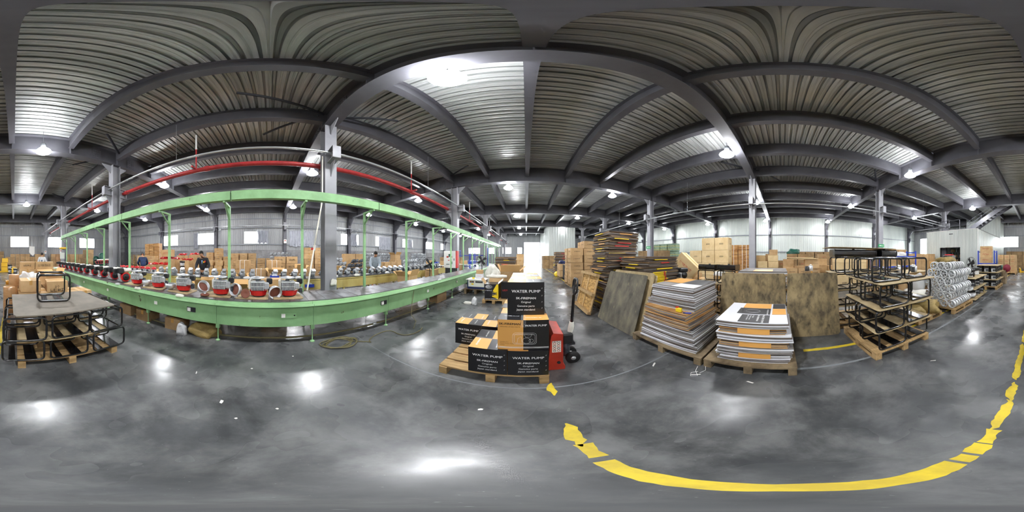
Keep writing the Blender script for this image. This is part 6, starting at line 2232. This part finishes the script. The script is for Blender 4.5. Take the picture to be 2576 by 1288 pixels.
def curtain(label, y0, y1, z0, z1, gather=0.):
    t = thing('curtain', label, 'curtain', (XL + .12, (y0 + y1) / 2, 0), 0, 'grey curtains at the side windows')
    n, kz = 40, 8
    vs, fs = [], []
    for k in range(kz + 1):
        v = k / kz
        sq = 1 - gather * math.sin(PI * min(1, v * .9)) * .6
        for i in range(n + 1):
            u = i / n - .5
            vs.append((.05 * math.sin(i * 1.35 + .4 * math.sin(k)) + .03 * math.sin(i * .6), u * (y1 - y0) * sq + gather * (1 - v) * .1, z0 + (z1 - z0) * v + (.05 * math.sin(i * .5) * (1 - v))))
    for k in range(kz):
        for i in range(n):
            a = k * (n + 1) + i
            fs.append((a, a + 1, a + n + 2, a + n + 1))
    MB().add(vs, fs, 0, True).build('cloth', 'curtain_cloth', t)
    MB().cyl((.03, y0 - (y0 + y1) / 2 - .1, z1 + .02), (.03, y1 - (y0 + y1) / 2 + .1, z1 + .02), .012, n=6).build('curtain_rod', 'galv_pipe', t)


curtain('grey curtain bunched at the side of the second window from the rear', -8.1, -7.6, 2.3, 4.0)
curtain('grey curtain pulled aside over half of the third window', -1.3, -.1, 2.75, 4.0, .3)
curtain('pale grey curtain drawn fully across the fourth window', 1.95, 4.4, 2.45, 4.02)
curtain('grey curtain gathered over the fifth side window', 8.5, 9.6, 2.6, 4.0, .5)
curtain('grey curtain hanging over the sixth side window', 12.7, 14.7, 2.3, 3.95)
curtain('grey curtain tied at the seventh side window', 17.9, 19.3, 2.7, 3.95, .4)


# ---------------------------------------------------------------- workers
def skinned(name, V, Ed, m, parent, sub=2):
    me = bpy.data.meshes.new(name)
    me.from_pydata([v[:3] for v in V], Ed, [])
    o = put(name, me, parent)
    me.materials.append(M[m])
    md = o.modifiers.new('skin', 'SKIN')
    md.use_smooth_shade = True
    for i, v in enumerate(V):
        r_ = v[3]
        me.skin_vertices[0].data[i].radius = r_ if isinstance(r_, tuple) else (r_, r_)
        me.skin_vertices[0].data[i].use_root = (i == 0)
    ms = o.modifiers.new('smooth', 'SUBSURF')
    ms.levels = ms.render_levels = sub
    return o


def person(label, loc, rz, top, pants, lean_=.15, head=(0, .1), hands=((.22, .38, .95), (-.22, .38, .95)), elbows=None, glove_=False, vest=None, H=1.68):
    """stands at origin facing +y; head=(turn, nod)."""
    k = H / 1.7
    t = thing('person', label, 'person', loc, rz)
    hip, ch = .92 * k, 1.30 * k
    dy = lean_ * .45
    dn = lean_ * .5
    sh = 1.40 * k
    V, Ed = [], []

    def v(x, y, z, r_):
        V.append((x, y, z, r_))
        return len(V) - 1
    pel = v(0, 0, hip, (.15, .11))
    wa = v(0, dn * .3, hip + .17, (.135, .1))
    chs = v(0, dn * .8, ch, (.175, .12))
    nb = v(0, dn * 1.05, sh + .03, (.075, .065))
    nk = v(0, dn * 1.25, sh + .1, .053)
    Ed += [(pel, wa), (wa, chs), (chs, nb), (nb, nk)]
    hy, hz = dn * 1.35 + .02 + head[1] * .25, sh + .2 - head[1] * .06
    jaw = v(0, hy + .03, hz - .03, (.062, .07))
    sk = v(0, hy, hz + .055, (.078, .095))
    tp = v(0, hy - .01, hz + .115, (.055, .068))
    Ed += [(nk, jaw), (jaw, sk), (sk, tp)]
    arm = []
    for s_, hd in ((1, hands[0]), (-1, hands[1])):
        s0 = Vector((s_ * .185, dn * .95, sh - .02))
        hd = Vector(hd)
        d = hd - s0
        L = .29 * k
        dist = min(d.length, 2 * L - .01)
        mid = s0 + d * .5
        bend = math.sqrt(max(0, L * L - (dist / 2) ** 2))
        out_ = Vector((s_ * .55, -.35, -.75))
        out_ = (out_ - d.normalized() * out_.dot(d.normalized())).normalized()
        el = mid + out_ * bend
        a = v(*s0, .058)
        b_ = v(*el, .046)
        c = v(*hd, .03)
        Ed += [(chs, a), (a, b_), (b_, c)]
        arm.append((s_, s0, el, hd))
    leg = []
    for s_ in (1, -1):
        a = v(s_ * .09, 0, hip - .06, .085)
        b_ = v(s_ * .1, .02, .48 * k, .058)
        c = v(s_ * .11, -.01, .09, .04)
        d = v(s_ * .12, .13, .035, (.038, .03))
        Ed += [(pel, a), (a, b_), (b_, c), (c, d)]
        leg.append((s_,))
    skinned('body', V, Ed, 'skin', t)
    # hands: palm and five fingers each
    for s_, s0, el, hd in arm:
        d = (hd - el).normalized()
        sd = d.cross(Vector((0, 0, 1)))
        sd = sd.normalized() if sd.length > .1 else Vector((1, 0, 0))
        dnv = sd.cross(d).normalized()
        dnv = -dnv if dnv.z > 0 else dnv
        HV, HE = [], []

        def hv(p, r_):
            HV.append((*p, r_))
            return len(HV) - 1
        w0 = hv(hd, (.024, .02))
        p0 = hv(hd + d * .05, (.036, .016))
        HE.append((w0, p0))
        for f in range(4):
            o_ = sd * (.027 - .018 * f)
            b0 = hd + d * .085 + o_
            ln = (.062, .07, .066, .052)[f]
            i0 = hv(b0, .0095)
            i1 = hv(b0 + d * ln * .5 + dnv * .012, .0088)
            i2 = hv(b0 + d * ln * .75 + dnv * .042, .008)
            HE += [(p0, i0), (i0, i1), (i1, i2)]
        th0 = hv(hd + d * .03 + sd * .038 * s_, .011)
        th1 = hv(hd + d * .065 + sd * .055 * s_ + dnv * .015, .0095)
        HE += [(w0, th0), (th0, th1)]
        skinned('hand', HV, HE, 'glove' if glove_ else 'skin', t, 1)
    # jacket
    V, Ed = [], []
    pel = v(0, 0, hip - .04, (.18, .138))
    wa = v(0, dn * .3, hip + .17, (.172, .132))
    chs = v(0, dn * .8, ch, (.205, .145))
    nb = v(0, dn * 1.05, sh + .045, (.085, .075))
    Ed += [(pel, wa), (wa, chs), (chs, nb)]
    for s_, s0, el, hd in arm:
        a = v(*s0, .085)
        b_ = v(*el, .068)
        c = v(*(hd + (el - hd) * .12), .045)
        Ed += [(chs, a), (a, b_), (b_, c)]
    skinned('jacket', V, Ed, top, t)
    if vest:
        V, Ed = [], []
        pel = v(0, 0, hip - .02, (.175, .135))
        wa = v(0, dn * .3, hip + .17, (.167, .13))
        chs = v(0, dn * .8, ch + .03, (.198, .145))
        Ed += [(pel, wa), (wa, chs)]
        skinned('vest', V, Ed, vest, t)
    V, Ed = [], []
    pel = v(0, 0, hip + .02, (.158, .118))
    for s_ in (1, -1):
        a = v(s_ * .09, 0, hip - .1, .1)
        b_ = v(s_ * .1, .02, .48 * k, .074)
        c = v(s_ * .11, -.01, .12, .062)
        Ed += [(pel, a), (a, b_), (b_, c)]
    skinned('trousers', V, Ed, pants, t)
    for s_ in (1, -1):
        MB().box((s_ * .115, .07, .035), (.095, .27, .07), ch=.025).build('shoe', 'black_rubber', t)
    # head details
    hd_ = put('face', None, t, (0, hy, hz + .05), (-head[1] * 1.6, 0, head[0]))
    for s_ in (-1, 1):
        MB().lathe([(.001, -.009), (.007, -.006), (.009, 0), (.007, .006), (.001, .009)], 8, (s_ * .03, .083, .0), (0, 1, 0)).build('eye', 'hair', hd_)
        MB().box((s_ * .03, .088, .022), (.032, .01, .006), ch=.002).build('eyebrow', 'hair', hd_)
        MB().lathe([(.001, -.012), (.02, -.008), (.026, 0), (.02, .008), (.001, .012)], 10, (s_ * .079, 0, -.01), (1, 0, 0)).build('ear', 'skin', hd_)
    MB().prism([(-.014, -.035), (.014, -.035), (.006, .01), (-.006, .01)], .07, .108, 'y').build('nose', 'skin', hd_)
    MB().box((0, .085, -.055), (.042, .012, .01), ch=.003).build('mouth', 'print_red', hd_)
    hr = MB()
    vs, fs = [], []
    n, kk = 18, 7
    for j in range(kk + 1):
        for i in range(n):
            a = 2 * PI * i / n
            low = -.02 if math.sin(a) > .35 else -.62
            ph = PI / 2 + (math.asin(max(-.95, low * 1.0 if math.sin(a) <= .35 else .55)) - PI / 2) * j / kk
            rr_ = 1 + .04 * math.sin(5 * a + j)
            vs.append((.089 * math.cos(ph) * math.cos(a) * rr_, .108 * math.cos(ph) * math.sin(a) * rr_ - .006, .115 * math.sin(ph) * rr_ + .006))
    for j in range(kk):
        for i in range(n):
            fs.append((j * n + i, (j + 1) * n + i, (j + 1) * n + (i + 1) % n, j * n + (i + 1) % n))
    hr.add(vs, fs, 0, True)
    hr.build('hair', 'hair', hd_)
    return t


def aim(x, y):
    return math.atan2(-x, y)


p1 = person('man in black jacket with colourful chest patch working behind the ochre conveyor', (-6.28, -2.72, 0), -PI / 2 + .12, 'cloth_black', 'cloth_trouser', .2, (.0, .5), ((.19, .4, .93), (-.24, .36, .93)))
MB().prism([(-.03, 1.32), (.03, 1.32), (.0, 1.16)], .18, .2, 'y').build('shirt_collar', 'cloth_blue', p1)
MB().box((-.12, .205, 1.27), (.09, .02, .07), (0, .4, -.35), ch=.006).build('chest_patch', 'print_red', p1)
MB().box((-.08, .215, 1.25), (.05, .02, .06), (0, .4, -.3), ch=.006).build('chest_patch', 'print_yellow', p1)
p2 = person('man in grey sweatshirt and gloves bending over the ochre conveyor', (-6.3, 4.72, 0), -PI / 2 - .55, 'cloth_grey', 'cloth_trouser', .5, (.0, .7), ((.12, .42, .88), (-.1, .45, .9)), glove_=True, H=1.7)
p3 = person('man in navy sweater with head bowed behind the red capped engines', (-6.45, -6.35, 0), PI / 2 + .9, 'cloth_navy', 'cloth_trouser', .35, (.2, .7), ((.16, .4, .95), (-.16, .4, .95)))
p4 = person('man in grey vest and white sleeves seen from behind near the rear cartons', (-1.9, -10.9, 0), PI - .15, 'cloth_white', 'cloth_trouser', .1, (.3, .1), ((.3, .1, .78), (-.26, .28, .85)), vest='cloth_vest')

# ---------------------------------------------------------------- scraps on the floor
for i, (x, y, a, l, w) in enumerate(((-1.55, -.75, .3, .03, .006), (-1.8, -.2, 1.2, .014, .01), (-1.15, -.35, .1, .028, .012), (-1.1, .05, .8, .012, .008), (-2.1, .3, .2, .014, .01), (-.95, -.2, 1.0, .01, .008),
                                     (1.35, 1.35, .5, .05, .01), (1.45, .85, 2.2, .06, .008), (1.2, -1.6, .9, .04, .01), (.9, -2.6, .3, .02, .006), (-.3, 1.05, .4, .02, .01), (1.5, .3, 1.3, .04, .01))):
    o = MB().add([(-l, -w, 0), (l * .6, -w * 1.2, .002), (l, w * .3, .002), (.2 * l, w, .006), (-l * .8, w * .8, .001)], [(0, 1, 2, 3, 4)]).build('paper_scrap', 'paper', None, (x, y, .002), a)
    tag(o, 'small torn paper scrap on the floor, %s from the low frame pallet' % ordinal(i + 1), 'scrap', 'paper scraps on the floor')
t = thing('packing_string', 'loose white packing string on the floor before the white stacks', 'string', (1.52, .86, .004))
MB().tube([(.0, 0, 0), (-.06, .05, .003), (-.12, .02, 0), (-.08, -.04, .004), (0, .03, .002), (.1, .06, 0)], .003, 5).build('string_loop', 'strap_white', t)
MB().tube([(-.02, -.03, 0), (.06, -.06, .003), (.14, -.02, 0)], .003, 5).build('string_end', 'strap_white', t)

bpy.data.scenes.remove(TS)
